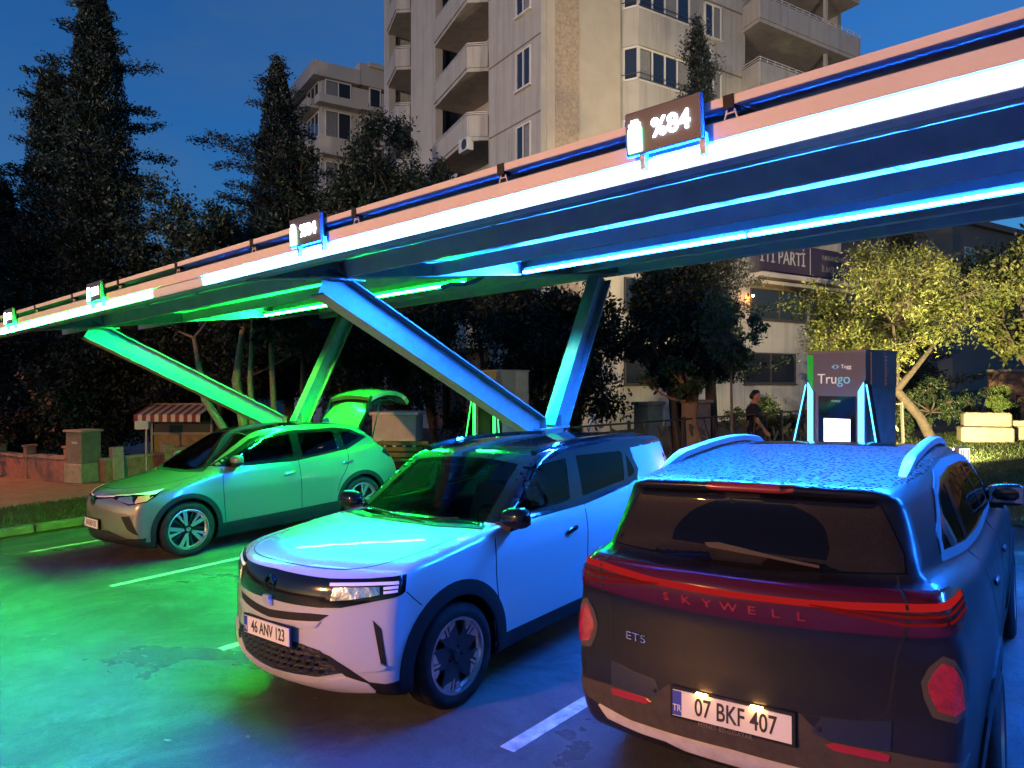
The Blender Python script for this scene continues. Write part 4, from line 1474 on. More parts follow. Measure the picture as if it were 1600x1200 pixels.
def broad_tree(name, label, loc, clumps, trunk, n_leaf, size, lm, bark, seed, cat="tree", group=None, aspect=.45, shell=.55, loose=.10):
    """clumps: (x, y, z, rx, ry, rz) round the tree's foot; trunk: list of polylines [(x,y,z,r)...]."""
    r_ = np.random.default_rng(seed)
    t = thing(name, label, cat, loc, 0, group)
    b = MB()
    for pl in trunk:
        b.tube([p[:3] for p in pl], [p[3] for p in pl], 8)
    tops = [pl[-1][:3] for pl in trunk]
    vol = np.array([c[3] * c[4] * c[5] for c in clumps]) ** .67
    cs = []
    dirs = []
    for c, w in zip(clumps, vol / vol.sum()):
        C = np.array(c[:3]); rad = np.array(c[3:6])
        tp = min(tops, key=lambda q: np.linalg.norm(np.array(q) - C))
        limb(b, tp, C, .035, .012, r_)
        k = max(6, int(14 * w * len(clumps)))
        # twigs towards sub-clumps, leaves gathered round the twig ends
        u = r_.normal(0, 1, (k, 3)); u /= np.linalg.norm(u, axis=1, keepdims=True)
        sub = C + u * rad * (r_.uniform(.35, 1.0, (k, 1)) ** shell)
        for s_ in sub[:10]:
            limb(b, C, s_, .012, .004, r_, .08, 4)
        m_ = int(n_leaf * w / k) + 1
        for s_, uu in zip(sub, u):
            sr = rad.mean() * r_.uniform(.22, .42)
            g = r_.normal(0, 1, (m_, 3)) * sr * .62
            g[:, 2] -= np.abs(g[:, 0]) * .15
            cs.append(s_ + g)
            dirs.append(np.tile(uu * .6 + np.array([0, 0, -.45]), (m_, 1)))
    if loose:
        pass
    c = np.concatenate(cs); d = np.concatenate(dirs)
    v, f = leaves(c, size, r_, d, aspect)
    b.build("trunk", bark, t, True, 60)
    raw_mesh("crown", v, f, lm, t)
    return t

def conifer(name, label, loc, H, rad, n, lm, seed, lean=(0, 0), z0=.6, size=.16, extra=(), ragged=.35, power=.9, group=None, gaps=.1):
    r_ = np.random.default_rng(seed)
    t = thing(name, label, "tree", loc, 0, group)
    b = MB()
    ln = np.array([lean[0], lean[1], 0.0])
    b.tube([tuple(ln * (z / H) ** 1.5 + np.array([0, 0, z])) for z in np.linspace(0, H * .97, 9)], [max(.01, .17 * (1 - z / H) + .012) for z in np.linspace(0, H * .97, 9)], 8)
    cs, ds = [], []
    nb = int(H * 15)
    brs = []
    for i in range(nb):
        zz = z0 + (H - z0) * (i + r_.uniform(-.4, .4)) / nb
        zz = min(max(zz, z0), H * .985)
        a = r_.uniform(0, 2 * PI)
        if r_.uniform() < gaps: continue
        L = rad * ((1 - (zz - z0) / (H - z0)) ** power) * (1 + r_.normal(0, ragged)) + .10
        L = max(.08, L)
        brs.append((zz, a, L))
    for e in extra: brs.append(e)
    for zz, a, L in brs:
        p0 = ln * (zz / H) ** 1.5 + np.array([0, 0, zz])
        d = np.array([math.cos(a), math.sin(a), r_.uniform(-.12, .28)])
        p1 = p0 + d * L + np.array([0, 0, .22 * L * r_.uniform(-.6, 1.0)])
        b.tube([tuple(p0), tuple((p0 + p1) / 2 + np.array([0, 0, -.05 * L])), tuple(p1)], [.018, .012, .004], 5)
        m_ = max(8, int(n * L / (rad * nb) * 1.8))
        tt = r_.uniform(.08, 1.04, m_) ** .8
        c = p0 + (p1 - p0) * tt[:, None] + r_.normal(0, 1, (m_, 3)) * (np.array([.16, .16, .11]) * (.55 + .34 * L * (1.15 - tt[:, None])))
        cs.append(c)
        ds.append(np.tile(d * .9 + np.array([0, 0, .25]), (m_, 1)))
    nc = int(n * .9)                       # inner sprays that close the crown
    zc = z0 + (H - z0) * r_.uniform(0, .96, nc)
    rc_ = rad * .80 * (1 - (zc - z0) / (H - z0)) ** power * np.sqrt(r_.uniform(0, 1, nc)) + .05
    ac = r_.uniform(0, 2 * PI, nc)
    cs.append(np.stack([ln[0] * (zc / H) ** 1.5 + rc_ * np.cos(ac), ln[1] * (zc / H) ** 1.5 + rc_ * np.sin(ac), zc], 1))
    ds.append(np.stack([np.cos(ac) * .5, np.sin(ac) * .5, np.full(nc, .6)], 1))
    c = np.concatenate(cs); d = np.concatenate(ds)
    v, f = leaves(c, size * .8, r_, d, .34, .7)
    b.build("trunk", M_BARK, t, True, 60)
    raw_mesh("crown", v, f, lm, t)
    return t

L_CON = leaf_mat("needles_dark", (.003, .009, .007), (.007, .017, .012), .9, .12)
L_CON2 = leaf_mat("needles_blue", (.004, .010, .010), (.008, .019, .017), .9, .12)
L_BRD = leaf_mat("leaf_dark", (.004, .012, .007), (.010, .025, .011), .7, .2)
L_LIT = leaf_mat("leaf_lit", (.055, .085, .016), (.22, .23, .06), 1.2, .35)  # wide tone mix paints lit and shaded foliage into the colour
L_SML = leaf_mat("leaf_olive", (.070, .085, .040), (.13, .14, .07), 1.2, .3)
L_HDG = leaf_mat("leaf_hedge", (.020, .040, .014), (.045, .075, .022), 1.5, .2)

def build_trees():
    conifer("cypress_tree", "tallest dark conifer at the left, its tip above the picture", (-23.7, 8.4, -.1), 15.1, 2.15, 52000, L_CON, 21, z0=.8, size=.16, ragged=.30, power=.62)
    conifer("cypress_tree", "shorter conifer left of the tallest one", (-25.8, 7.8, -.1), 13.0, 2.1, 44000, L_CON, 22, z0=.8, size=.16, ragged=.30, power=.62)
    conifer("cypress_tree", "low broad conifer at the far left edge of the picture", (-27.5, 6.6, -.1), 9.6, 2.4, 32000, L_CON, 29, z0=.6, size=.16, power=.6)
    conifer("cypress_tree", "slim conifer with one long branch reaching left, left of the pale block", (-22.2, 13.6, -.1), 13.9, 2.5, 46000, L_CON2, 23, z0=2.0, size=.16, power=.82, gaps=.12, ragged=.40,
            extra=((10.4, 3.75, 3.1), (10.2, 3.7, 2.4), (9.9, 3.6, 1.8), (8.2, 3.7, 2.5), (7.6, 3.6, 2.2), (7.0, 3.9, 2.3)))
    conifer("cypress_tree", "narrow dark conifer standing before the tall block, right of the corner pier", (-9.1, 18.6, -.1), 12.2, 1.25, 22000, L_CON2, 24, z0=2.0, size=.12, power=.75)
    r0 = random.Random(5)
    def cl(seed, cx, cy, cz, rx, ry, rz, n):
        q = random.Random(seed)
        out = []
        for _ in range(n):
            a, zz, rr = q.uniform(0, 2 * PI), q.uniform(-1, 1), q.uniform(.35, 1.0) ** .6
            s = math.sqrt(max(0, 1 - zz * zz))
            k = q.uniform(.28, .46)
            out.append((cx + rx * rr * s * math.cos(a), cy + ry * rr * s * math.sin(a), cz + rz * rr * zz, rx * k, ry * k, rz * k))
        return out
    def std(seed, H, rx, rz, n=14, trunks=2):
        q = random.Random(seed)
        cz = H - rz
        tr = []
        for i in range(trunks):
            a = q.uniform(0, 6.3)
            tr.append([(q.uniform(-.2, .2), q.uniform(-.2, .2), 0, .13), (.3 * math.cos(a), .3 * math.sin(a), cz * .45, .11), (.7 * math.cos(a), .7 * math.sin(a), cz * .8, .07), (.9 * math.cos(a), .9 * math.sin(a), cz, .04)])
        return cl(seed, 0, 0, cz, rx, rx, rz, n), tr
    L_ = [("round leafy tree in front of the slim conifer at the left", (-20.6, 10.2, 0), 8.0, 2.1, 2.6, 31),
          ("low leafy tree between the tall conifers and the slim one", (-22.0, 9.2, 0), 6.6, 1.8, 2.4, 32),
          ("dark spreading tree hiding the foot of the pale block", (-20.3, 14.6, 0), 10.2, 2.0, 3.6, 33),
          ("dark tree with a domed top against the tall block's left edge", (-18.7, 15.4, 0), 10.9, 1.7, 4.4, 34),
          ("dark tree just above the carport edge, left of the tall block's balconies", (-17.2, 15.6, 0), 9.0, 1.6, 3.2, 35),
          ("dark tree behind the left V leg under the carport", (-17.0, 10.8, 0), 5.2, 2.0, 2.0, 36),
          ("dark tree rising behind the striped awning at the left", (-21.9, 11.6, 0), 5.2, 2.2, 2.0, 37),
          ("dark tree behind the low wall at the far left", (-24.5, 8.8, 0), 5.0, 2.4, 2.2, 38),
          ("dark tree behind the raised tailgate", (-15.4, 12.6, 0), 5.4, 2.0, 2.2, 39),
          ("dark tree behind the middle charging cabinet", (-13.2, 14.4, 0), 5.6, 2.0, 2.3, 40),
          ("dark tree left of the rear right leg", (-11.6, 15.6, 0), 5.0, 1.7, 2.0, 41),
          ("dark pine-like tree right of the rear leg before the beige wall", (-9.3, 17.4, 0), 5.0, 1.5, 1.6, 42),
          ("dark crowned tree left of the party name board", (-9.7, 18.2, 0), 5.8, 1.2, 2.2, 43),
          ("dark tree at the far left edge beyond the pavement", (-29.0, 6.6, 0), 6.0, 2.6, 2.6, 44)]
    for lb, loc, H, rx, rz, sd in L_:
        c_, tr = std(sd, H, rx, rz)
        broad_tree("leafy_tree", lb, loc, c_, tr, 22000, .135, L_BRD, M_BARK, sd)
    # bare-stemmed trees behind the crossover
    c_ = cl(51, -.2, .2, 4.0, 1.5, 1.5, 1.2, 9)
    broad_tree("multi_stem_tree", "tree with three leaning green-lit stems behind the crossover's roof", (-15.3, 7.9, 0), c_,
               [[(.3, .1, 0, .11), (0, 0, 1.1, .10), (-.45, -.35, 2.0, .085), (-.75, -.4, 3.4, .05)], [(.3, .1, 0, .12), (.25, .2, 1.2, .12), (.12, .1, 2.4, .10), (.2, .3, 3.8, .05)], [(.55, .2, 0, .08), (.5, .25, 1.2, .075), (.35, .3, 2.4, .06), (.4, .4, 3.8, .04)]],
               5200, .17, L_BRD, M_BARKP, 51)
    broad_tree("slim_tree", "single straight pale stem right of the leaning stems", (-14.75, 8.6, 0), cl(52, 0, 0, 4.2, 1.2, 1.2, 1.0, 7), [[(0, 0, 0, .075), (.03, .02, 1.5, .07), (-.02, .04, 3.6, .055)]], 3200, .17, L_BRD, M_BARKP, 52)
    # small street trees to the right
    broad_tree("young_tree", "thin young tree with a loose olive crown left of the grey charging cabinet", (-6.25, 13.6, 0), cl(53, 0, .2, 2.95, .62, .62, .85, 9),
               [[(0, 0, 0, .035), (.02, 0, 1.0, .032), (-.01, .1, 2.0, .026), (0, .2, 2.7, .015)]], 2600, .10, L_SML, M_BARKP, 53)
    broad_tree("young_tree", "small leaning tree with a bent reddish stem left of the walking man", (-6.55, 13.2, 0), cl(54, -.55, -.1, 2.05, .60, .60, .38, 8),
               [[(0, 0, 0, .06), (-.16, 0, .75, .055), (-.26, -.03, 1.25, .045), (-.22, 0, 1.6, .03)]], 2400, .10, L_HDG, mat("bark_red", (.22, .12, .07), .85, noise=.7, nscale=16, color2=(.10, .05, .03)), 54)
    # floodlit tree
    cr = cl(55, 0, 0, 3.85, 2.35, 1.9, 1.40, 34) + [(-1.6, 0, 3.0, .8, .7, .55), (1.5, .3, 3.5, .8, .7, .6), (-.3, 0, 5.2, .7, .6, .55), (.9, .2, 4.9, .7, .6, .5)]
    broad_tree("floodlit_tree", "yellow-green tree lit from below by the lawn light, right of the grey charging cabinet", (-5.35, 22.0, 0), cr,
               [[(.85, .6, -.05, .15), (.55, .42, .75, .13), (.05, .05, 1.55, .12)], [(.05, .05, 1.5, .10), (-.35, -.3, 2.1, .07), (-.8, -.6, 2.9, .05)], [(.05, .05, 1.5, .11), (.45, .3, 2.05, .08), (1.0, .8, 2.9, .05)], [(.05, .05, 1.5, .08), (.1, .2, 2.3, .06), (0, .2, 3.4, .04)]],
               25000, .11, L_LIT, M_BARK, 55, aspect=.36)
    broad_tree("leafy_tree", "tree with an orange-lit trunk at the right edge", (-2.35, 24.6, 0), cl(56, 0, 0, 4.1, 1.7, 1.7, 1.5, 16), [[(0, 0, 0, .16), (.05, 0, 1.6, .13), (-.1, .1, 2.8, .09), (-.3, .2, 3.8, .04)], [(.05, 0, 1.6, .09), (-.5, .1, 2.6, .06), (-.8, .1, 3.4, .03)]], 9000, .15, L_LIT, M_BARK, 56)
    broad_tree("leafy_tree", "dark leafy tree standing behind the floodlit one", (-2.5, 31.0, 0), cl(57, 0, 0, 5.0, 2.4, 2.4, 2.4, 14), [[(0, 0, 0, .16), (.05, 0, 2.6, .13), (0, 0, 5, .06)]], 8000, .20, L_BRD, M_BARK, 57)
    conifer("cypress_tree", "dark conifer behind the floodlit tree, right of the party board", (-7.4, 32.5, -.1), 9.8, 1.6, 12000, L_CON, 58, size=.2)
    # hedge shrubs
    sh = [(-5.9, 22.9, 1.1, 1.5, "dark hedge shrub behind the grey charging cabinet"), (-4.9, 24.2, 1.0, 1.6, "dark hedge shrub at the foot of the floodlit tree"), (-3.8, 25.3, .9, 1.3, "dark hedge shrub left of the clipped bush"),
          (-7.2, 21.2, .9, 1.2, "dark shrub behind the fence near the walking man"), (-8.4, 19.8, .9, 1.3, "dark shrub behind the fence left of the walking man"), (-6.6, 17.6, .8, 1.0, "dark shrub directly behind the walking man")]
    for i, (x, y, r, h, lb) in enumerate(sh):
        broad_tree("shrub", lb, (x, y, 0), cl(60 + i, 0, 0, h * .55, r, r * .8, h * .5, 9), [[(0, 0, 0, .04), (0, 0, h * .5, .02)]], 3600, .09, L_HDG, M_BARK, 60 + i, "shrub")
    broad_tree("clipped_bush", "small round clipped bush behind the stone bench", (-3.3, 24.2, .15), cl(70, 0, 0, 1.05, .36, .36, .34, 9), [[(0, 0, 0, .03), (0, 0, .95, .02)]], 3200, .06, leaf_mat("leaf_bush", (.07, .12, .02), (.12, .19, .04), 2.5, .25), M_BARK, 70, "bush")

build_trees()
# ------------------------------------------------------------------ cars
def inset(poly, d):
    n = len(poly)
    ar = sum(poly[i][0] * poly[(i + 1) % n][1] - poly[(i + 1) % n][0] * poly[i][1] for i in range(n))
    s = 1 if ar > 0 else -1
    out = []
    for i in range(n):
        p0, p, p1 = Vector(poly[i - 1][:2]), Vector(poly[i][:2]), Vector(poly[(i + 1) % n][:2])
        a, b = (p - p0).normalized(), (p1 - p).normalized()
        na, nb = Vector((-a.y, a.x)) * s, Vector((-b.y, b.x)) * s
        k = max(.4, 1 + na.dot(nb))
        out.append(tuple(p + (na + nb) * d / k))
    return out

def side_cut(poly):
    F = Field2(inset(poly, .012), (-3, -.4), (3, 2.2), .01)
    return lambda x, y, z: np.maximum(F(y, z), .35 - np.abs(x))

def top_cut(poly, zmin=1.0):
    F = Field2(inset(poly, .012), (-1.6, -3), (1.6, 3), .01)
    return lambda x, y, z: np.maximum(F(x, y), zmin - z)

def rear_cut(poly, ymin=1.7):
    F = Field2(inset(poly, .012), (-1.6, -.4), (1.6, 2.4), .01)
    return lambda x, y, z: np.maximum(F(x, z), ymin - y)

def body_two(name, S, paint, parent, lo, hi, h, second=None, second_mat=None):
    o = body_mesh(name, S, paint, parent, lo, hi, h)
    me = o.data
    me.materials.append(M_BLACK)
    if second_mat:
        me.materials.append(second_mat)
    n = len(me.polygons)
    c = np.empty(n * 3)
    me.polygons.foreach_get("center", c)
    c = c.reshape(-1, 3)
    ix = np.where(S.outer(c) < -.022, 1, 0)
    ix = np.where(c[:, 2] < .27, 1, ix)
    if second is not None:
        ix = np.where((ix == 0) & second(c[:, 0], c[:, 1], c[:, 2]), 2, ix)
    me.polygons.foreach_set("material_index", ix.astype(np.int32))
    return o

def both(fn):
    for s in (1, -1):
        fn(s)

def mpoly(poly, s):
    return poly if s > 0 else [(-p[0], p[1]) for p in poly][::-1]

def mirror_panels(name, S, poly, mode, m, parent, **k):
    out = []
    for s in (1, -1):
        if mode == 'side':
            out.append(panel(name, S, poly, mode, m, parent, side=s, **k))
        else:
            out.append(panel(name, S, mpoly(poly, s), mode, m, parent, **k))
    return out

def handle(parent, S, y, z, s, m, w=.20):
    P, ok = S.cast(np.array([[1.3 * s, y, z]]), np.array([[-1.0 * s, 0, 0]]), 1.0, 120)
    x = P[0][0]
    b = MB()
    n = 14
    vs, fs = [], []
    for i in range(n + 1):
        t = i / n * 2 - 1
        hh = .020 * (1 - abs(t) ** 4) ** .5 + .002
        for k in range(8):
            a = 2 * PI * k / 8
            vs.append((x + s * (.012 + .014 * math.cos(a) * (1 - t ** 6)), y + t * w / 2, z + hh * math.sin(a) + .012 * t))
    for i in range(n):
        for k in range(8):
            k2 = (k + 1) % 8
            fs.append((i * 8 + k, i * 8 + k2, i * 8 + 8 + k2, i * 8 + 8 + k))
    return link("door_handle", vs, fs, m, parent, True)

def person_mesh(name, joints, bones, material, parent, h=.012, pad=.12, blend=.03, fn_extra=None):
    """Continuous surface round tapered bones: bones = (joint, joint, r0, r1)."""
    J = {k: np.array(v, float) for k, v in joints.items()}
    def f(p):
        d = None
        for a, b, r0, r1 in bones:
            A, B = J[a], J[b]
            ab = B - A
            t = np.clip(((p - A) @ ab) / (ab @ ab + 1e-9), 0, 1)
            q = np.linalg.norm(p - A - t[:, None] * ab, axis=1) - (r0 + (r1 - r0) * t)
            d = q if d is None else smin(d, q, blend)
        return fn_extra(d, p) if fn_extra else d
    P = np.array([J[b] for bb in bones for b in bb[:2]])
    lo, hi = P.min(0) - pad, P.max(0) + pad
    hi = lo + np.ceil((hi - lo) / h) * h
    v, q = surface_nets(f, lo, hi, h)
    for _ in range(2):
        e = .003
        g = np.stack([f(v + np.eye(3)[k] * e) - f(v - np.eye(3)[k] * e) for k in range(3)], 1) / (2 * e)
        v = v - g * np.clip(f(v), -h, h)[:, None]
    return link(name, v, q, material, parent, True)

# --- electric crossover with its tailgate up ----------------------------------------
def build_ev():
    S = shape_ev()
    loc, rz = car_place('ev')
    car = thing("parked_car", "silver-grey crossover at the left under green light, its tailgate raised", "car", loc, rz)
    paint = mat("paint_silver", (.17, .175, .13), .32, metal=.4, coat=1.0)
    pane_d = glass("tinted_glass", (.10, .11, .11), .015)
    ws_g = glass("windshield_glass", (.25, .27, .26), .015)
    face, dark = mat("wheel_silver", (.62, .64, .64), .25, metal=.9), M_GLOSSB
    W = [[(-.90, 1.155), (-.42, 1.425), (-.27, 1.468), (.22, 1.502), (.20, 1.118), (-.72, 1.135)],
         [(.32, 1.503), (.97, 1.492), (1.0, 1.185), (.31, 1.122)],
         [(1.06, 1.487), (1.26, 1.452), (1.50, 1.338), (1.09, 1.205)]]
    ring = [(-1.02, 1.14), (-.42, 1.462), (-.27, 1.500), (.25, 1.535), (.98, 1.522), (1.28, 1.482), (1.59, 1.335), (1.16, 1.178), (.95, 1.160), (.2, 1.088), (-.75, 1.104)]
    ws = [(-.70, -1.06), (-.35, -1.22), (0, -1.26), (.35, -1.22), (.70, -1.06), (.585, -.40), (.3, -.385), (0, -.38), (-.3, -.385), (-.585, -.40)]
    S.cuts = [side_cut(w) for w in W] + [top_cut(ws)]
    body_two("body", S, paint, car, (-1.0, -2.4, .14), (1.0, 2.4, 1.74), .025)
    panel("windshield", S, ws, 'top', ws_g, car, off=.003)
    panel("cowl", S, [(-.72, -1.06), (-.36, -1.22), (0, -1.262), (.36, -1.22), (.72, -1.06), (.74, -1.13), (.38, -1.30), (0, -1.34), (-.38, -1.30), (-.74, -1.13)], 'top', M_BLACK, car, off=.004)
    panel("roof_panel", S, [(-.57, -.385), (-.3, -.372), (.3, -.372), (.57, -.385), (.585, .4), (.57, 1.2), (.53, 1.53), (-.53, 1.53), (-.57, 1.2), (-.585, .4)], 'top', M_GLOSSB, car, off=.005, step=.06)
    for s in (1, -1):
        panel("window_frame", S, ring, 'side', M_GLOSSB, car, side=s, off=.006, holes=[inset(w, .016) for w in W], step=.035)
        for w in W:
            panel("side_window", S, w, 'side', pane_d, car, side=s, off=.002, step=.05)
        panel("wheel_arch_trim", S, arc(-1.419, .36, .470, -12, 192) + arc(-1.419, .36, .408, -12, 192)[::-1], 'side', M_BLACK, car, side=s, off=.012)
        panel("wheel_arch_trim", S, arc(1.347, .36, .470, -12, 192) + arc(1.347, .36, .408, -12, 192)[::-1], 'side', M_BLACK, car, side=s, off=.012)
        panel("sill_trim", S, [(-.965, .27), (.90, .27), (.885, .40), (.3, .385), (-.955, .36)], 'side', M_BLACK, car, side=s, off=.010)
        for ln in ([(-.905, 1.10), (-.925, .8), (-.90, .36)], [(.255, 1.10), (.265, .75), (.275, .39)], [(1.14, 1.18), (1.10, .95), (.95, .72), (.89, .55)]):
            panel("door_seam", S, strip(ln, .010), 'side', M_SEAM, car, side=s, off=.0015, step=.04)
        handle(car, S, .08, .922, s, M_CHROME if s > 0 else paint)
        handle(car, S, 1.10, .982, s, M_CHROME if s > 0 else paint)
        door_mirror(car, (.80 * s, -.72, 1.12), s, paint, M_BLACK)
        hl = panel("headlight", S, mpoly([(.40, .835), (.55, .80), (.70, .752), (.90, .785), (.985, .845), (1.05, .918), (.88, .892), (.70, .872), (.45, .858)], s), 'fcyl', M_GLOSSB, car, off=.004)
        panel("reflector", S, mpoly([(.50, .815), (.70, .770), (.76, .775), (.70, .85), (.52, .842)], s), 'fcyl', mat("lamp_grey", (.5, .48, .42), .2, metal=.8), hl, off=.006)
        panel("projector", S, mpoly([(.77, .775), (.90, .797), (.96, .845), (.92, .868), (.78, .852)], s), 'fcyl', mat("lamp_warm_glint", (.9, .50, .20), .25, metal=.3), hl, off=.006)  # amber colour paints a warm lamp reflection on the projector
        panel("light_guide", S, mpoly([(.42, .862), (.70, .872), (.98, .872), (1.055, .920), (.88, .897), (.70, .878), (.44, .868)], s), 'fcyl', M_WHITE_DRL, hl, off=.008)
        panel("air_vent", S, mpoly([(.60, .612), (.715, .622), (.745, .56), (.815, .375), (.76, .40), (.68, .46)], s), 'fcyl', M_BLACK, car, off=.003)
        tl = panel("taillight", S, mpoly([(.93, 1.12), (.82, 1.10), (.78, 1.0), (.90, .98), (.99, 1.08)], s), 'rcyl', M_GLOSSB, car, off=.004)
    panel("light_bar", S, [(-.42, .838), (-.1, .806), (0, .803), (.1, .806), (.42, .838), (.42, .866), (.1, .846), (0, .845), (-.1, .846), (-.42, .866)], 'fcyl', M_GLOSSB, car, off=.003)
    panel("light_strip", S, [(-.42, .850), (0, .830), (.42, .850), (.42, .862), (0, .842), (-.42, .862)], 'fcyl', M_WHITE_DRL, car, off=.006)
    # round badge with a two-letter monogram
    bx, by, bz = 0.0, -2.262, .785
    bd = MB().lathe([(.001, -.014), (.056, -.014), (.066, -.010), (.068, .0), (.068, .02)], 40, Matrix.Translation((bx, by, bz)), 'y').build("badge", M_GLOSSB, car, True)
    MB().lathe([(.056, -.0152), (.067, -.0152), (.067, -.012)], 40, Matrix.Translation((bx, by, bz)), 'y').build("badge_ring", M_CHROME, bd)
    mm = MB()
    for a, b in (((-.022, .052), (0, .006)), ((0, .006), (.022, .052)), ((-.046, .028), (-.022, -.046)), ((-.022, -.046), (0, -.006)), ((0, -.006), (.022, -.046)), ((.022, -.046), (.046, .028))):
        mm.bar((bx + a[0], by - .0165, bz + a[1]), (bx + b[0], by - .0165, bz + b[1]), .009, .003, up=(0, 1, 0))
    mm.build("badge_letters", M_CHROME, bd)
    panel("bumper_grille", S, [(-.66, .34), (-.40, .425), (-.2, .435), (.2, .435), (.40, .425), (.66, .34), (.50, .305), (-.50, .305)], 'fcyl', mat("grille_mesh", (.010, .010, .010), .5, bump=.9, bscale=45), car, off=.003)
    panel("front_lip", S, [(-.88, .33), (-.66, .335), (-.50, .305), (.50, .305), (.66, .335), (.88, .33), (.86, .265), (-.86, .265)], 'fcyl', M_BLACK, car, off=.008)
    panel("hood_seam", S, strip([(-.78, -1.20), (-.70, -1.55), (-.56, -1.83), (-.3, -2.03), (0, -2.085), (.3, -2.03), (.56, -1.83), (.70, -1.55), (.78, -1.20)], .008), 'top', M_SEAM, car, off=.0012)
    number_plate(car, "number_plate", "34 KHU 151", (0, -2.300, .50), (1, 0, 0), (0, .03, 1))
    for x, y in ((.82, -1.419), (-.82, -1.419), (.82, 1.347), (-.82, 1.347)):
        s = 1 if x > 0 else -1
        w = wheel(car, (.805 * s, y, .36), .36, .235, .262, s, 'twin', face, dark)
        w.rotation_euler = (0.35 if y < 0 else 1.0, 0, 0)
    # cabin
    for x in (.37, -.37):
        seat(car, (x, .0, .42))
    MB().box((0, -.78, .93), (1.42, .40, .22), bev=.06).build("dashboard", M_BLACK, car)
    sw = MB()
    sw.tube([(.37 + .175 * math.cos(a), -.48 - .06 * math.sin(a), 1.0 + .165 * math.sin(a)) for a in np.linspace(0, 2 * PI, 25)], .014, 8, False)
    sw.build("steering_wheel", M_BLACK, car, True)
    fin = MB().prism([(1.18, 1.595), (1.36, 1.58), (1.36, 1.62), (1.33, 1.655)], -.012, .012, 'x').build("roof_antenna", M_GLOSSB, car)
    # raised tailgate: window section standing up, lamp section lying back
    def sheet(name, prof, hw, thick, m, parent, nx=16):
        vs, fs = [], []
        n = len(prof)
        for k, off in enumerate((0.0, thick)):
            for i, (y, z) in enumerate(prof):
                a = prof[min(i + 1, n - 1)]; b = prof[max(i - 1, 0)]
                d = Vector((a[0] - b[0], a[1] - b[1])).normalized()
                nn = (d.y, -d.x)
                for j in range(nx + 1):
                    t = j / nx * 2 - 1
                    w = hw(i / (n - 1))
                    vs.append((t * w, y + nn[0] * (off + .05 * t * t), z + nn[1] * (off + .05 * t * t)))
        st = nx + 1
        N = n * st
        for i in range(n - 1):
            for j in range(nx):
                a = i * st + j
                fs.append((a, a + 1, a + st + 1, a + st))
                fs.append((N + a + st, N + a + st + 1, N + a + 1, N + a))
        for i in range(n - 1):
            for j in (0, nx):
                a = i * st + j
                q = (a, a + st, N + a + st, N + a)
                fs.append(q if j == 0 else q[::-1])
        for j in range(nx):
            a = j
            fs.append((a + 1, a, N + a, N + a + 1))
            a = (n - 1) * st + j
            fs.append((a, a + 1, N + a + 1, N + a))
        return link(name, vs, fs, m, parent, True, angle=40)
    up = [(1.50 + .22 * t + .05 * t * t, 1.50 + .40 * t) for t in np.linspace(0, 1, 12)]
    g = sheet("tailgate", up, lambda t: .585 * (1 - .04 * t - .38 * t ** 5), .035, paint, car)
    bk = [(1.80, 1.95), (1.95, 2.02), (2.12, 2.05), (2.30, 2.035), (2.45, 1.985), (2.56, 1.91), (2.62, 1.84)]
    sheet("tailgate_lower", bk, lambda t: .58 + .06 * math.sin(PI * t), -.07, paint, g)
    sheet("tailgate_lamp", [(2.28, 2.045), (2.38, 2.02), (2.47, 1.98)], lambda t: .60, .012, M_GLOSSB, g)
    sheet("tailgate_trim", [(1.66, 1.62), (1.80, 1.86), (1.98, 1.95), (2.25, 1.955), (2.48, 1.87)], lambda t: .56, -.02, M_BLACK, g)
    for s in (1, -1):
        MB().tube([(.58 * s, 1.82, 1.30), (.56 * s, 2.05, 1.98)], [.012, .008], 8).build("gas_strut", M_BLACK, g)
        MB().tube([(.60 * s, 1.56, 1.50), (.59 * s, 1.70, 1.70), (.57 * s, 1.83, 1.99)], [.03, .03, .025], 8).build("tailgate_frame", M_GLOSSB, g)
    return car

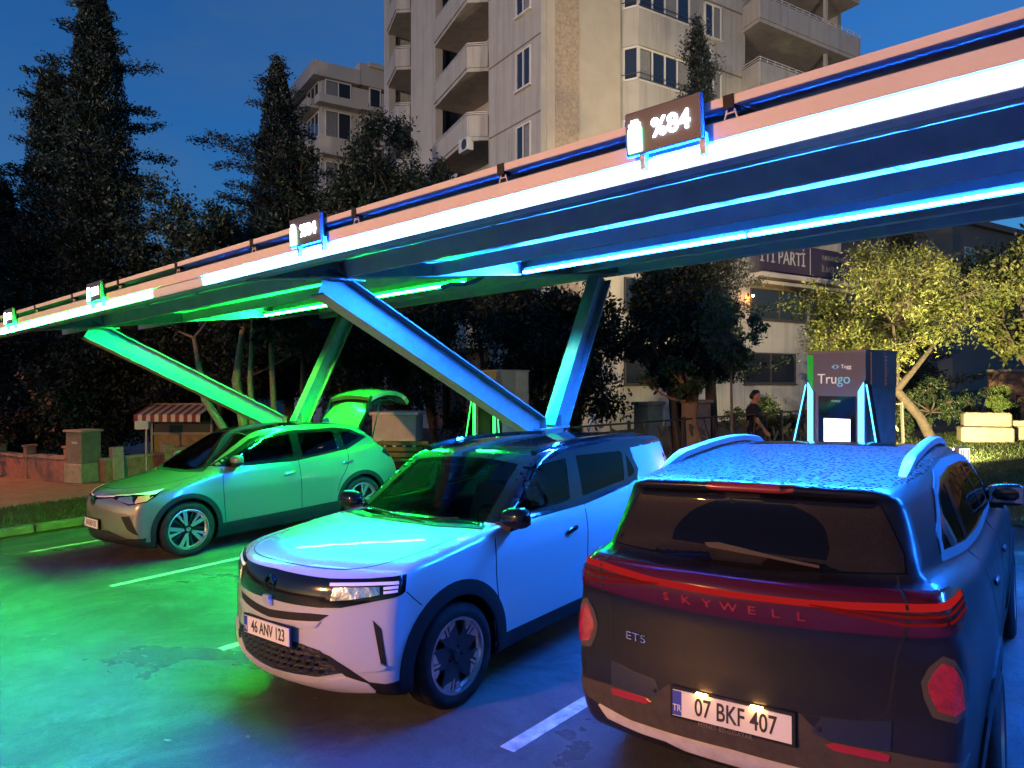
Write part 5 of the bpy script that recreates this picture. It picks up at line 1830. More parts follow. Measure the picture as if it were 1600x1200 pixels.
# --- white compact SUV ---------------------------------------------------------------
def build_compact():
    S = shape_compact()
    loc, rz = car_place('compact')
    car = thing("parked_car", "white compact SUV with a black roof, parked in the middle with a driver inside", "car", loc, rz)
    paint = mat("paint_pearl_white", (.46, .46, .47), .26, metal=.1, coat=1.0)
    roofp = mat("paint_black_roof", (.008, .009, .012), .12, coat=1.0, rnoise=.08, nscale=25)
    ws_g = glass("windshield_clear", (.50, .54, .52), .012)
    pane = glass("window_clear", (.68, .70, .71), .012)
    pane_d = glass("tinted_glass", (.10, .11, .11), .015)
    W = [[(-.70, 1.15), (-.62, 1.20), (-.285, 1.462), (-.20, 1.482), (.165, 1.498), (.09, 1.140), (-.35, 1.128)],
         [(.285, 1.505), (1.00, 1.478), (1.06, 1.44), (.985, 1.190), (.25, 1.142)],
         [(1.09, 1.445), (1.14, 1.40), (1.215, 1.27), (1.17, 1.215), (1.03, 1.195)]]
    ring = [(-.93, 1.098), (-.62, 1.30), (-.33, 1.522), (-.22, 1.545), (.2, 1.560), (.9, 1.535), (1.12, 1.505), (1.19, 1.43), (1.275, 1.27), (1.215, 1.185), (1.03, 1.155), (.28, 1.098), (-.35, 1.092)]
    ws = [(-.70, -.93), (-.35, -1.015), (0, -1.04), (.35, -1.015), (.70, -.93), (.575, -.285), (.3, -.272), (0, -.268), (-.3, -.272), (-.575, -.285)]
    S.cuts = [side_cut(w) for w in W] + [top_cut(ws)]
    def black_part(x, y, z):
        fin = (y > 1.24) & (z < 1.475) & (np.abs(x) > .5)
        return (S.cabin(x, y, z) < S.low(x, y, z) - .004) & ~fin
    body_two("body", S, paint, car, (-.98, -2.3, .14), (.98, 2.3, 1.74), .022, black_part, roofp)
    panel("windshield", S, ws, 'top', ws_g, car, off=.003)
    wsb = [(-.74, -.88), (-.36, -1.00), (0, -1.025), (.36, -1.00), (.74, -.88), (.78, -.96), (.40, -1.085), (0, -1.11), (-.40, -1.085), (-.78, -.96)]
    panel("cowl", S, wsb, 'top', M_BLACK, car, off=.006)
    wp = MB()
    for (a, b, c) in (((-.30, -1.06, 1.112), (.05, -1.02, 1.118), (.52, -.93, 1.145)), ((.28, -1.05, 1.112), (-.1, -1.0, 1.128), (-.58, -.90, 1.145))):
        wp.tube([a, b, c], [.012, .010, .006], 6)
    wp.build("windshield_wiper", M_BLACK, car)
    # raised roof rails flush along the edges, roof ribs
    for s in (1, -1):
        panel("roof_rail", S, mpoly([(.585, -.12), (.632, -.12), (.655, .5), (.635, 1.2), (.60, 1.55), (.56, 1.55), (.60, 1.2), (.612, .5)], s), 'top', M_GLOSSB, car, off=.026, depth=.02, step=.04)
        panel("window_frame", S, ring, 'side', roofp, car, side=s, off=.006, holes=[inset(w, .014) for w in W], step=.035)
        for k, w in enumerate(W):
            panel("side_window", S, w, 'side', pane if k == 0 else pane_d, car, side=s, off=.002, step=.05)
        panel("rear_pillar", S, [(1.225, 1.445), (1.60, 1.45), (1.92, 1.30), (2.02, 1.14), (1.60, 1.12), (1.24, 1.16), (1.30, 1.27)], 'side', paint, car, side=s, off=.005)
        panel("wheel_arch_trim", S, arc(-1.36, .345, .495, -5, 190) + arc(-1.36, .345, .400, -5, 190)[::-1], 'side', M_BLACK, car, side=s, off=.014)
        panel("wheel_arch_trim", S, arc(1.31, .345, .495, -5, 190) + arc(1.31, .345, .400, -5, 190)[::-1], 'side', M_BLACK, car, side=s, off=.014)
        panel("sill_trim", S, [(-.965, .25), (.905, .25), (.885, .345), (-.935, .345)], 'side', M_BLACK, car, side=s, off=.016)
        for ln in ([(-.93, 1.08), (-.955, .8), (-.91, .35)], [(.235, 1.10), (.215, .75), (.19, .35)]):
            panel("door_seam", S, strip(ln, .010), 'side', M_SEAM, car, side=s, off=.0015, step=.04)
        handle(car, S, -.01, .932, s, M_GLOSSB, .17)
        handle(car, S, 1.00, .965, s, M_GLOSSB, .17)
        door_mirror(car, (.80 * s, -.76, 1.085), s, M_GLOSSB, M_BLACK)
        panel("fender_seam", S, mpoly(strip([(1.0, .87), (1.06, .80), (1.10, .76)], .006), s), 'fcyl', M_SEAM, car, off=.0015)
        hl = panel("headlight", S, mpoly([(.49, .812), (.60, .822), (.78, .848), (.955, .876), (.98, .90), (.985, .955), (.78, .948), (.53, .938)], s), 'fcyl', M_GLOSSB, car, off=.009)
        cr = mat("lamp_facets", (.55, .56, .58), .18, metal=1.0, bump=.5, bscale=11)
        panel("reflector", S, mpoly([(.53, .828), (.64, .838), (.80, .862), (.845, .872), (.845, .915), (.55, .905)], s), 'fcyl', cr, hl, off=.011)
        panel("light_guide", S, mpoly([(.52, .912), (.845, .922), (.955, .925), (.955, .941), (.845, .939), (.52, .929)], s), 'fcyl', M_WHITE_DRL, hl, off=.012)
        panel("light_guide", S, mpoly([(.868, .898), (.950, .903), (.950, .918), (.868, .913)], s), 'fcyl', M_WHITE_DRL, hl, off=.012)
        panel("light_guide", S, mpoly([(.868, .875), (.945, .882), (.947, .896), (.868, .890)], s), 'fcyl', M_WHITE_DRL, hl, off=.012)
        panel("air_vent", S, mpoly([(.800, .722), (.848, .672), (.872, .452), (.838, .470)], s), 'fcyl', M_BLACK, car, off=.004)
        panel("vent_lip", S, mpoly([(.70, .412), (.838, .468), (.870, .450), (.862, .432), (.80, .420)], s), 'fcyl', paint, car, off=.020, depth=.02)
        panel("bumper_cladding", S, mpoly([(.445, .516), (.52, .492), (.65, .42), (.765, .345), (.86, .335), (1.00, .350), (1.02, .250), (.83, .25), (.66, .35), (.54, .44), (.46, .47)], s), 'fcyl', M_BLACK, car, off=.008)
        panel("rear_lamp", S, [(1.90, 1.36), (1.96, 1.30), (2.05, 1.10), (2.02, 1.08), (1.90, 1.24)], 'side', M_GLOSSB, car, side=s, off=.009)
    panel("front_visor", S, [(-.985, .955), (-.78, .958), (-.5, .952), (-.2, .962), (0, .968), (.2, .962), (.5, .952), (.78, .958), (1.005, .972), (.99, .875), (.965, .862), (.78, .828), (.60, .790), (.45, .782), (.2, .785), (0, .792), (-.2, .785), (-.45, .782), (-.60, .790), (-.78, .828), (-.965, .862), (-.99, .875)],
          'fcyl', M_GLOSSB, car, off=.006, step=.035)
    # round emblem with a lightning stroke in the visor, and the tab below
    ey, ez = -2.17, .882
    em = MB().lathe([(.044, -.010), (.052, -.012), (.056, -.008), (.056, .02)], 32, Matrix.Translation((0, ey, ez)), 'y').build("emblem", mat("dark_chrome", (.06, .06, .065), .2, metal=1.0), car, True)
    MB().prism([(-.070, .008), (-.008, .008), (-.016, -.004), (.070, -.004), (.008, -.010), (.016, .002)], ey - .012, ey - .006, 'y', Matrix.Translation((0, 0, ez))).build("emblem_stroke", mat("dark_chrome", (.06, .06, .065), .2, metal=1.0), em)
    P, ok = S.cast(np.array([[0, -2.6, .79]]), np.array([[0, 1., 0]]), 1.5, 200)
    yy = P[0][1]
    MB().prism([(-.042, .752), (.042, .752), (.034, .815), (-.034, .815)], yy - .03, yy + .03, 'y').build("hood_tab", mat("tab_metal", (.62, .60, .56), .3, metal=.6), car)
    panel("bumper_slot", S, [(-.52, .742), (-.38, .742), (0, .722), (.38, .742), (.52, .742), (.45, .700), (.36, .692), (0, .672), (-.36, .692), (-.45, .700)], 'fcyl', M_BLACK, car, off=.003)
    panel("slot_lip", S, [(-.46, .698), (-.38, .688), (0, .668), (.38, .688), (.46, .698), (.42, .662), (.30, .648), (0, .628), (-.30, .648), (-.42, .662)], 'fcyl', paint, car, off=.016, depth=.03)
    panel("bumper_grille", S, [(-.62, .50), (-.45, .522), (-.28, .552), (0, .548), (.28, .552), (.45, .522), (.62, .40), (.42, .352), (0, .335), (-.42, .352)], 'fcyl', mat("grille_mesh", (.010, .010, .010), .5, bump=.9, bscale=45), car, off=.003)
    gb = MB()
    rg = random.Random(3)
    for rowz in (.39, .43, .47, .51):
        xx = -.42
        while xx < .42:
            ww = rg.uniform(.05, .09)
            if abs(xx) < .30 + (rowz < .5) * .12:
                P, ok = S.cast(np.array([[xx, -2.6, rowz]]), np.array([[0, 1., 0]]), 1.5, 150)
                y0 = P[0][1]
                gb.prism([(xx, rowz - .012), (xx + ww * .8, rowz + .002), (xx + ww * .9, rowz + .014), (xx + ww * .2, rowz + .006)], y0 - .016, y0 + .01, 'y')
            xx += ww
    gb.build("grille_texture", M_BLACK, car)
    panel("skid_plate", S, [(-.80, .375), (-.63, .375), (-.42, .325), (0, .308), (.42, .325), (.63, .375), (.76, .340), (.80, .29), (.46, .255), (0, .248), (-.46, .255), (-.80, .29)], 'fcyl', mat("skid_silver", (.55, .55, .54), .4, metal=.3), car, off=.022, depth=.03)
    panel("hood_seam", S, strip([(-.74, -1.00), (-.745, -1.35), (-.735, -1.60), (-.69, -1.80), (-.55, -1.95), (-.3, -2.045), (0, -2.075), (.3, -2.045), (.55, -1.95), (.69, -1.80), (.735, -1.60), (.745, -1.35), (.74, -1.00)], .007), 'top', M_SEAM, car, off=.0012)
    number_plate(car, "number_plate", "46 ANV 123", (0, -2.212, .590), (1, 0, 0), (0, .02, 1))
    face = mat("wheel_bright", (.72, .73, .75), .22, metal=.9)
    for y in (-1.36, 1.31):
        for s in (1, -1):
            w = wheel(car, (.785 * s, y, .345), .345, .225, .246, s, 'block', face, mat("wheel_dark", (.018, .018, .020), .4))
            w.rotation_euler = (.5 if y < 0 else .1, 0, 0)
    seat(car, (.37, .12, .40))
    seat(car, (-.37, .12, .40), mat("seat_tan", (.30, .20, .11), .8))
    MB().box((0, .98, .62), (1.25, .5, .28), bev=.06).build("rear_seat", M_SEAT, car)
    MB().box((0, -.66, .92), (1.40, .42, .22), bev=.06).build("dashboard", M_BLACK, car)
    MB().box((-.05, -.36, 1.42), (.24, .02, .07), bev=.01).build("rear_view_mirror", M_BLACK, car)
    sw = MB()
    sw.tube([(.37 + .17 * math.cos(a), -.36 - .06 * math.sin(a), .99 + .16 * math.sin(a)) for a in np.linspace(0, 2 * PI, 25)], .014, 8, False)
    sw.build("steering_wheel", M_BLACK, car, True)
    an = MB().tube([(.18, 1.35, 1.60), (.18, 1.47, 1.78)], [.006, .003], 6).build("roof_antenna", M_BLACK, car)
    # back: plain lamps so that the car is complete
    panel("rear_window", S, [(-.58, 1.20), (.58, 1.20), (.54, 1.47), (-.54, 1.47)], 'rear', pane_d, car, off=.003, step=.06)
    # driver, seated: head and shoulders in the side window
    d = thing("person", "driver in dark clothes looking out of the side window of the white compact SUV", "person",
              tuple(Matrix.Translation(loc) @ Matrix.Rotation(rz, 4, 'Z') @ Vector((.37, .10, .46))), rz)
    skin = mat("skin", (.50, .27, .17), .5)
    cloth = mat("dark_clothing", (.012, .012, .016), .85)
    hair = mat("dark_hair", (.012, .009, .007), .6)
    J = dict(pelvis=(0, .08, .10), chest=(0, .16, .44), neck=(0, .13, .60), head=(.015, .075, .755), brow=(.02, .065, .80),
             sl=(.17, .12, .53), el=(.24, -.10, .34), hl=(.12, -.36, .45), sr=(-.17, .12, .53), er=(-.22, -.10, .34), hr=(-.12, -.36, .45),
             kl=(.13, -.36, .14), al=(.13, -.62, -.12), kr=(-.13, -.36, .14), ar=(-.13, -.62, -.12),
             nose=(.065, -.035, .745), jaw=(.035, .02, .69), f1=(.10, -.42, .49), f2=(.13, -.43, .48), g1=(-.10, -.42, .49), g2=(-.13, -.43, .48))
    bones = [('pelvis', 'chest', .14, .15), ('chest', 'neck', .10, .055), ('neck', 'head', .052, .06), ('head', 'brow', .088, .085), ('head', 'jaw', .07, .05), ('head', 'nose', .03, .012),
             ('chest', 'sl', .09, .065), ('sl', 'el', .058, .042), ('el', 'hl', .042, .030), ('chest', 'sr', .09, .065), ('sr', 'er', .058, .042), ('er', 'hr', .042, .030),
             ('hl', 'f1', .026, .012), ('hl', 'f2', .024, .012), ('hr', 'g1', .026, .012), ('hr', 'g2', .024, .012),
             ('pelvis', 'kl', .11, .065), ('kl', 'al', .06, .04), ('pelvis', 'kr', .11, .065), ('kr', 'ar', .06, .04)]
    person_mesh("body", J, bones, skin, d, h=.016, blend=.025)
    person_mesh("clothing", J, [('pelvis', 'chest', .155, .165), ('chest', 'neck', .115, .058), ('chest', 'sl', .10, .075), ('sl', 'el', .068, .052), ('el', 'hl', .052, .040),
                                ('chest', 'sr', .10, .075), ('sr', 'er', .068, .052), ('er', 'hr', .052, .040), ('pelvis', 'kl', .12, .075), ('kl', 'al', .07, .055), ('pelvis', 'kr', .12, .075), ('kr', 'ar', .07, .055)], cloth, d, h=.018, blend=.03)
    J2 = dict(a=(.005, .10, .80), b=(.01, .06, .84), c=(0, .145, .74))
    person_mesh("hair", J2, [('a', 'b', .098, .075), ('a', 'c', .095, .07)], hair, d, h=.012)
    return car

# --- dark SUV seen from behind ---------------------------------------------------------
def build_suv():
    S = shape_suv()
    loc, rz = car_place('suv')
    car = thing("parked_car", "dirty dark SUV seen from behind, with a red light band across its tail", "car", loc, rz)
    paint = suv_paint()
    pane_d = glass("tinted_glass_clear", (.22, .23, .24), .02)
    W = [[(.18, 1.235), (.27, 1.545), (.80, 1.585), (1.02, 1.575), (1.13, 1.255)],
         [(-.62, 1.20), (-.45, 1.33), (-.16, 1.50), (.18, 1.545), (.09, 1.232)],
         [(1.20, 1.262), (1.11, 1.55), (1.33, 1.515), (1.56, 1.38), (1.66, 1.295)]]
    ring = [(-.80, 1.165), (-.50, 1.35), (-.18, 1.54), (.25, 1.592), (.80, 1.622), (1.15, 1.605), (1.40, 1.545), (1.66, 1.385), (1.74, 1.275), (1.20, 1.225), (.10, 1.195)]
    ws = [(-.66, -1.0), (0, -1.10), (.66, -1.0), (.56, -.36), (0, -.33), (-.56, -.36)]
    rw = [(-.665, 1.285), (-.35, 1.268), (0, 1.262), (.35, 1.268), (.665, 1.285), (.655, 1.36), (.565, 1.545), (.53, 1.568), (0, 1.582), (-.53, 1.568), (-.565, 1.545), (-.655, 1.36)]
    S.cuts = [side_cut(w) for w in W] + [top_cut(ws)]
    body_two("body", S, paint, car, (-1.05, -2.45, .16), (1.05, 2.45, 1.80), .024)
    panel("windshield", S, ws, 'top', pane_d, car, off=.003)
    # rear window: pane, dusty film outside the arc that the wiper cleans
    arcpts = [(.345, 1.338), (.33, 1.40), (.26, 1.475), (.14, 1.53), (0, 1.548), (-.14, 1.54), (-.25, 1.51), (-.34, 1.45), (-.375, 1.36), (-.365, 1.315)]
    arcpts = crv(arcpts[:-1], 6) + [arcpts[-1]]
    pane_r = mat("rear_pane", (.004, .004, .005), .04, spec=.22)
    dusty = mat("rear_pane_dusty", (.020, .018, .019), .45, noise=.9, nscale=120, color2=(.009, .0085, .010), spec=.12)
    rp = panel("rear_window", S, rw, 'rear', pane_r, car, off=.003, step=.04)
    panel("dust_film", S, inset(rw, .006), 'rear', dusty, rp, off=.0045, step=.04, holes=[arcpts])
    panel("wiper_pivot", S, [(.15, 1.322), (.165, 1.336), (.10, 1.342), (.0, 1.331), (-.12, 1.314), (-.34, 1.288), (-.34, 1.281), (-.10, 1.306), (.10, 1.320)], 'rear', mat("wiper_dusty", (.05, .042, .038), .7), car, off=.030, depth=.02, step=.02)
    # spoiler with brake lamp
    panel("brake_lamp", S, [(.19, 1.615), (.185, 1.592), (.16, 1.585), (-.16, 1.585), (-.215, 1.592), (-.22, 1.615)], 'rear', mat("brake_red", (.22, .02, .015), .2, coat=.5), car, off=.006, step=.03)
    # tail band
    redd = mat("tail_lens_dark", (.06, .004, .005), .14, coat=.3, spec=.3, emit=(1.0, .02, .02), estr=.004)
    redl = glow("tail_glow", (1.0, .03, .03), .34)
    band = [(-.90, 1.195), (-.80, 1.232), (-.612, 1.238), (-.3, 1.238), (0, 1.236), (.3, 1.238), (.60, 1.236), (.80, 1.228), (.90, 1.19), (.87, 1.12), (.80, 1.09), (.57, 1.075), (.3, 1.068), (0, 1.066), (-.3, 1.068), (-.60, 1.075), (-.80, 1.095), (-.87, 1.13)]
    tb = panel("tail_light_band", S, band, 'rcyl', redd, car, off=.007, step=.04)
    panel("band_stripe", S, [(-.87, 1.186), (-.60, 1.174), (-.3, 1.164), (0, 1.162), (.3, 1.164), (.60, 1.186), (.86, 1.192), (.86, 1.206), (.60, 1.210), (.3, 1.192), (0, 1.188), (-.3, 1.189), (-.60, 1.200), (-.87, 1.206)], 'rcyl', redl, tb, off=.009, step=.04)
    for s in (1, -1):
        panel("band_stripe", S, mpoly([(.30, 1.168), (.60, 1.150), (.87, 1.165), (.87, 1.172), (.60, 1.160), (.30, 1.174)], s), 'rcyl', glow("tail_glow_dim", (1.0, .04, .035), .13), tb, off=.009, step=.04)
        panel("band_stripe", S, mpoly([(.33, 1.160), (.60, 1.118), (.87, 1.138), (.87, 1.146), (.60, 1.130), (.36, 1.165)], s), 'rcyl', glow("tail_glow_dim", (1.0, .04, .035), .13), tb, off=.009, step=.04)
        panel("band_seam", S, mpoly(strip([(.605, 1.245), (.60, 1.15), (.59, 1.06)], .010), s), 'rcyl', M_SEAM, tb, off=.0085)
        panel("tailgate_seam", S, mpoly(strip([(.59, 1.06), (.565, .95), (.545, .84), (.52, .765), (.44, .728)], .008), s), 'rcyl', M_SEAM, car, off=.0015)
        panel("tailgate_seam", S, mpoly(strip([(.625, 1.28), (.615, 1.245)], .008), s), 'rcyl', M_SEAM, car, off=.0015)
        fg = panel("fog_surround", S, mpoly([(.705, 1.005), (.735, .99), (.765, .92), (.765, .79), (.72, .758), (.655, .775), (.638, .84), (.635, .90), (.66, .955)], s), 'rcyl', mat("dusty_plastic", (.06, .05, .042), .8), car, off=.006)
        panel("fog_lamp", S, mpoly([(.70, .978), (.728, .966), (.748, .91), (.748, .81), (.715, .785), (.672, .80), (.655, .85), (.652, .895), (.672, .94)], s), 'rcyl', fog_red(), fg, off=.012, step=.02)
        panel("reflector", S, mpoly([(.528, .615), (.52, .592), (.36, .603), (.335, .618), (.36, .630), (.50, .622)], s), 'rcyl', mat("reflector_red", (.30, .012, .015), .3, emit=(1, .03, .03), estr=.03), car, off=.012)
        panel("bumper_corner", S, mpoly([(.54, .745), (.43, .728), (.325, .722), (.29, .66), (.345, .635), (.53, .632)], s), 'rcyl', mat("bumper_black", (.014, .013, .014), .35, coat=.3), car, off=.006)
        panel("wheel_arch_trim", S, arc(1.39, .36, .490, -12, 192) + arc(1.39, .36, .405, -12, 192)[::-1], 'side', M_BLACK, car, side=s, off=.012)
        panel("wheel_arch_trim", S, arc(-1.41, .36, .490, -12, 192) + arc(-1.41, .36, .405, -12, 192)[::-1], 'side', M_BLACK, car, side=s, off=.012)
        panel("sill_trim", S, [(-.93, .26), (.91, .26), (.91, .36), (-.93, .36)], 'side', M_BLACK, car, side=s, off=.014)
        panel("window_frame", S, ring, 'side', mat("dull_chrome", (.10, .10, .105), .5), car, side=s, off=.006, holes=[inset(ring, .040)], step=.03)
        panel("window_pillar", S, inset(ring, .036), 'side', M_GLOSSB, car, side=s, off=.0045, holes=[inset(w, .012) for w in W], step=.035)
        for w in W:
            panel("side_window", S, w, 'side', pane_d, car, side=s, off=.002, step=.05)
        for ln in ([(.14, 1.19), (.13, .8), (.12, .36)], [(1.20, 1.22), (1.16, .95), (1.02, .75), (.93, .6)], [(-.86, 1.14), (-.90, .8), (-.90, .36)]):
            panel("door_seam", S, strip(ln, .010), 'side', M_SEAM, car, side=s, off=.0015, step=.04)
        handle(car, S, .95, 1.02, s, paint)
        handle(car, S, -.05, .98, s, paint)
        door_mirror(car, (.80 * s, -.62, 1.16), s, M_GLOSSB, M_BLACK)
        # roof rails: satin bars standing on the roof
        rl = MB()
        pth = []
        for t in np.linspace(0, 1, 22):
            y = 1.62 - 2.05 * t
            P, ok = S.cast(np.array([[.60 * s, y, 2.0]]), np.array([[0, 0, -1.]]), 1.2, 120)
            pth.append((.60 * s, y, P[0][2] + .002 + .042 * min(1, math.sin(PI * t) * 2.4)))
        vs, fs = [], []
        for i, pnt in enumerate(pth):
            e = min(1, math.sin(PI * min(.999, max(.001, i / 21))) * 3 + .15)
            for dx, dz in ((-.026, -.03), (-.026, .004), (-.014, .014), (.014, .014), (.026, .004), (.026, -.03)):
                vs.append((pnt[0] + dx * (.6 + .4 * e), pnt[1], pnt[2] + dz * e))
        for i in range(21):
            for k in range(6):
                k2 = (k + 1) % 6
                fs.append((i * 6 + k, i * 6 + k2, i * 6 + 6 + k2, i * 6 + 6 + k))
        fs += [tuple(range(5, -1, -1)), tuple(range(21 * 6, 22 * 6))]
        link("roof_rail", vs, fs, mat("satin_rail", (.62, .64, .66), .32, metal=.8), car, True, angle=50)
    panel("tailgate_seam", S, strip([(-.44, .728), (-.2, .716), (0, .714), (.2, .716), (.44, .728)], .009), 'rcyl', M_SEAM, car, off=.0015)
    panel("sunroof", S, [(-.42, -.15), (.42, -.15), (.44, .58), (-.44, .58)], 'top', M_GLOSSB, car, off=.003, step=.06)
    # plate bay, badge letters, skid plate
    tan = mat("bumper_dusty", (.060, .046, .034), .85, noise=.8, nscale=22, color2=(.035, .028, .022))
    panel("bumper_lower", S, [(-.80, .60), (-.53, .628), (-.345, .632), (-.255, .722), (.255, .722), (.345, .632), (.53, .628), (.80, .60), (.70, .53), (.515, .490), (0, .498), (-.515, .490), (-.70, .53)], 'rcyl', tan, car, off=.005)
    panel("skid_plate", S, [(-.60, .512), (-.45, .492), (0, .508), (.45, .492), (.60, .512), (.56, .46), (.40, .452), (.28, .458), (.2, .44), (-.2, .44), (-.28, .458), (-.40, .452), (-.56, .46)], 'rcyl', mat("skid_white", (.55, .53, .50), .5, noise=.5, nscale=14, color2=(.30, .25, .2)), car, off=.018, depth=.03)
    for xx in (.36, -.36):
        P, ok = S.cast(np.array([[xx, 2.7, .675]]), np.array([[0, -1., 0]]), 1.2, 120)
        MB().lathe([(.001, .010), (.010, .009), (.011, -.01)], 16, Matrix.Translation((xx, P[0][1], .675)), 'y').build("parking_sensor", M_BLACK, car)
    number_plate(car, "number_plate", "07 BKF 407", (0, 2.348, .658), (-1, 0, 0), (0, -.10, 1))
    for xx in (.12, -.12):
        MB().box((xx, 2.358, .7245), (.05, .016, .004)).build("plate_lamp", glow("plate_lamp_warm", (1.0, .50, .12), 55.0), car)
    P, ok = S.cast(np.array([[0, 2.7, .585]]), np.array([[0, -1., 0]]), 1.2, 120)
    text_obj("frame_text", "MYNET BİLGİSAYAR", .026, mat("faded_print", (.16, .13, .10), .7), car, frame((0.02, 2.362, .590), (-1, 0, 0), (0, -.05, 1)), .0008)
    # raised letters on the band
    let = mat("band_letters", (.26, .016, .014), .3, emit=(1.0, .06, .04), estr=.07)
    word = "SKYWELL"
    for i, ch in enumerate(word):
        a = (.268 - i * .0895) / CYL_RAD
        dr = np.array([[math.sin(a), math.cos(a), 0.0]])
        o_ = dr * 1.7 + np.array([[0, CYL_R, 1.118]])
        P, ok = S.cast(o_, -dr, 1.7, 200)
        nr = S.grad(P)[0]
        ex = (-math.cos(a), math.sin(a), 0)
        text_obj("band_letter", ch, .052, let, tb, frame(tuple(P[0] + nr * .0085), ex, (0, -nr[2], 1)), .0015, sx=1.45)
    P, ok = S.cast(np.array([[.475, 2.7, .885]]), np.array([[0, -1., 0]]), 1.4, 150)
    nr = S.grad(P)[0]
    text_obj("model_badge", "ET5", .055, M_CHROME, car, frame(tuple(P[0] + nr * .004), (-nr[1], nr[0], 0), (0, 0, 1)), .003, sx=1.4)
    face = mat("wheel_silver_dull", (.45, .45, .46), .3, metal=.9)
    for y in (-1.41, 1.39):
        for s in (1, -1):
            wheel(car, (.83 * s, y, .36), .36, .24, .25, s, 'multi', face, M_GLOSSB)
    for x in (.38, -.38):
        seat(car, (x, -.05, .46))
    MB().box((0, .85, .70), (1.3, .5, .28), bev=.06).build("rear_seat", M_SEAT, car)
    MB().box((0, -.75, .98), (1.42, .4, .22), bev=.06).build("dashboard", M_BLACK, car)
    return car

def fog_red():
    if "fog_red" in MATS:
        return MATS["fog_red"]
    m_ = mat("fog_red", (.42, .010, .010), .12, coat=1.0, noise=.9, nscale=26, color2=(.13, .003, .003), bump=.35, bscale=130, emit=(1, .02, .02), estr=.035)
    return m_

def suv_paint():
    """Dark metallic under road dust on the flanks and tail, rain beads on the roof."""
    if "paint_dark_dirty" in MATS:
        return MATS["paint_dark_dirty"]
    m_ = mat("paint_dark_dirty", (.010, .010, .014), .28, metal=.2, coat=.9, coat_rough=.06, spec=.15)
    n, l = m_.node_tree.nodes, m_.node_tree.links
    b = n["Principled BSDF"]
    tc = n.new("ShaderNodeTexCoord")
    sp = n.new("ShaderNodeSeparateXYZ")
    l.new(tc.outputs["Object"], sp.inputs[0])
    # dust: speckle, denser low down (thrown up by the wheels)
    nz = n.new("ShaderNodeTexNoise"); nz.inputs["Scale"].default_value = 190; nz.inputs["Detail"].default_value = 2
    nb = n.new("ShaderNodeTexNoise"); nb.inputs["Scale"].default_value = 5; nb.inputs["Detail"].default_value = 5
    l.new(tc.outputs["Object"], nz.inputs["Vector"]); l.new(tc.outputs["Object"], nb.inputs["Vector"])
    hz = n.new("ShaderNodeMapRange")
    hz.inputs["From Min"].default_value = 1.45; hz.inputs["From Max"].default_value = .5
    l.new(sp.outputs["Z"], hz.inputs["Value"])
    m1 = n.new("ShaderNodeMath"); m1.operation = 'MULTIPLY'
    l.new(nz.outputs["Fac"], m1.inputs[0]); l.new(nb.outputs["Fac"], m1.inputs[1])
    m2 = n.new("ShaderNodeMath"); m2.operation = 'MULTIPLY'
    l.new(m1.outputs[0], m2.inputs[0]); l.new(hz.outputs[0], m2.inputs[1])
    ax = n.new("ShaderNodeMath"); ax.operation = 'ABSOLUTE'
    l.new(sp.outputs["X"], ax.inputs[0])
    fl = n.new("ShaderNodeMapRange"); fl.inputs["From Min"].default_value = .80; fl.inputs["From Max"].default_value = .92; fl.inputs["To Max"].default_value = 1.4
    l.new(ax.outputs[0], fl.inputs["Value"])
    f2 = n.new("ShaderNodeMath"); f2.operation = 'MULTIPLY_ADD'
    l.new(fl.outputs[0], f2.inputs[0]); l.new(m1.outputs[0], f2.inputs[1]); l.new(m2.outputs[0], f2.inputs[2])
    m3 = n.new("ShaderNodeMath"); m3.operation = 'MULTIPLY'; m3.inputs[1].default_value = .75; m3.use_clamp = True
    l.new(f2.outputs[0], m3.inputs[0])
    mx = n.new("ShaderNodeMix"); mx.data_type = 'RGBA'
    mx.inputs["A"].default_value = (.010, .010, .014, 1); mx.inputs["B"].default_value = (.055, .048, .043, 1)
    l.new(m3.outputs[0], mx.inputs["Factor"])
    l.new(mx.outputs["Result"], b.inputs["Base Color"])
    rr = n.new("ShaderNodeMapRange"); rr.inputs["To Min"].default_value = .36; rr.inputs["To Max"].default_value = .75
    l.new(m3.outputs[0], rr.inputs["Value"]); l.new(rr.outputs[0], b.inputs["Roughness"])
    cw = n.new("ShaderNodeMapRange"); cw.inputs["To Min"].default_value = .32; cw.inputs["To Max"].default_value = .1
    l.new(m3.outputs[0], cw.inputs["Value"]); l.new(cw.outputs[0], b.inputs["Coat Weight"])
    # beads
    vo = n.new("ShaderNodeTexVoronoi"); vo.inputs["Scale"].default_value = 40
    l.new(tc.outputs["Object"], vo.inputs["Vector"])
    vr = n.new("ShaderNodeMapRange"); vr.inputs["From Min"].default_value = .42; vr.inputs["From Max"].default_value = .12
    l.new(vo.outputs["Distance"], vr.inputs["Value"])
    top = n.new("ShaderNodeMapRange"); top.inputs["From Min"].default_value = 1.605; top.inputs["From Max"].default_value = 1.63
    l.new(sp.outputs["Z"], top.inputs["Value"])
    cr_ = n.new("ShaderNodeMapRange"); cr_.inputs["To Min"].default_value = .16; cr_.inputs["To Max"].default_value = .05
    l.new(top.outputs[0], cr_.inputs["Value"]); l.new(cr_.outputs[0], b.inputs["Coat Roughness"])
    mh = n.new("ShaderNodeMath"); mh.operation = 'MULTIPLY'
    l.new(vr.outputs[0], mh.inputs[0]); l.new(top.outputs[0], mh.inputs[1])
    bp = n.new("ShaderNodeBump"); bp.inputs["Strength"].default_value = 1.0; bp.inputs["Distance"].default_value = .25
    l.new(mh.outputs[0], bp.inputs["Height"])
    l.new(bp.outputs[0], b.inputs["Normal"]); l.new(bp.outputs[0], b.inputs["Coat Normal"])
    return m_

build_ev()
build_compact()
build_suv()
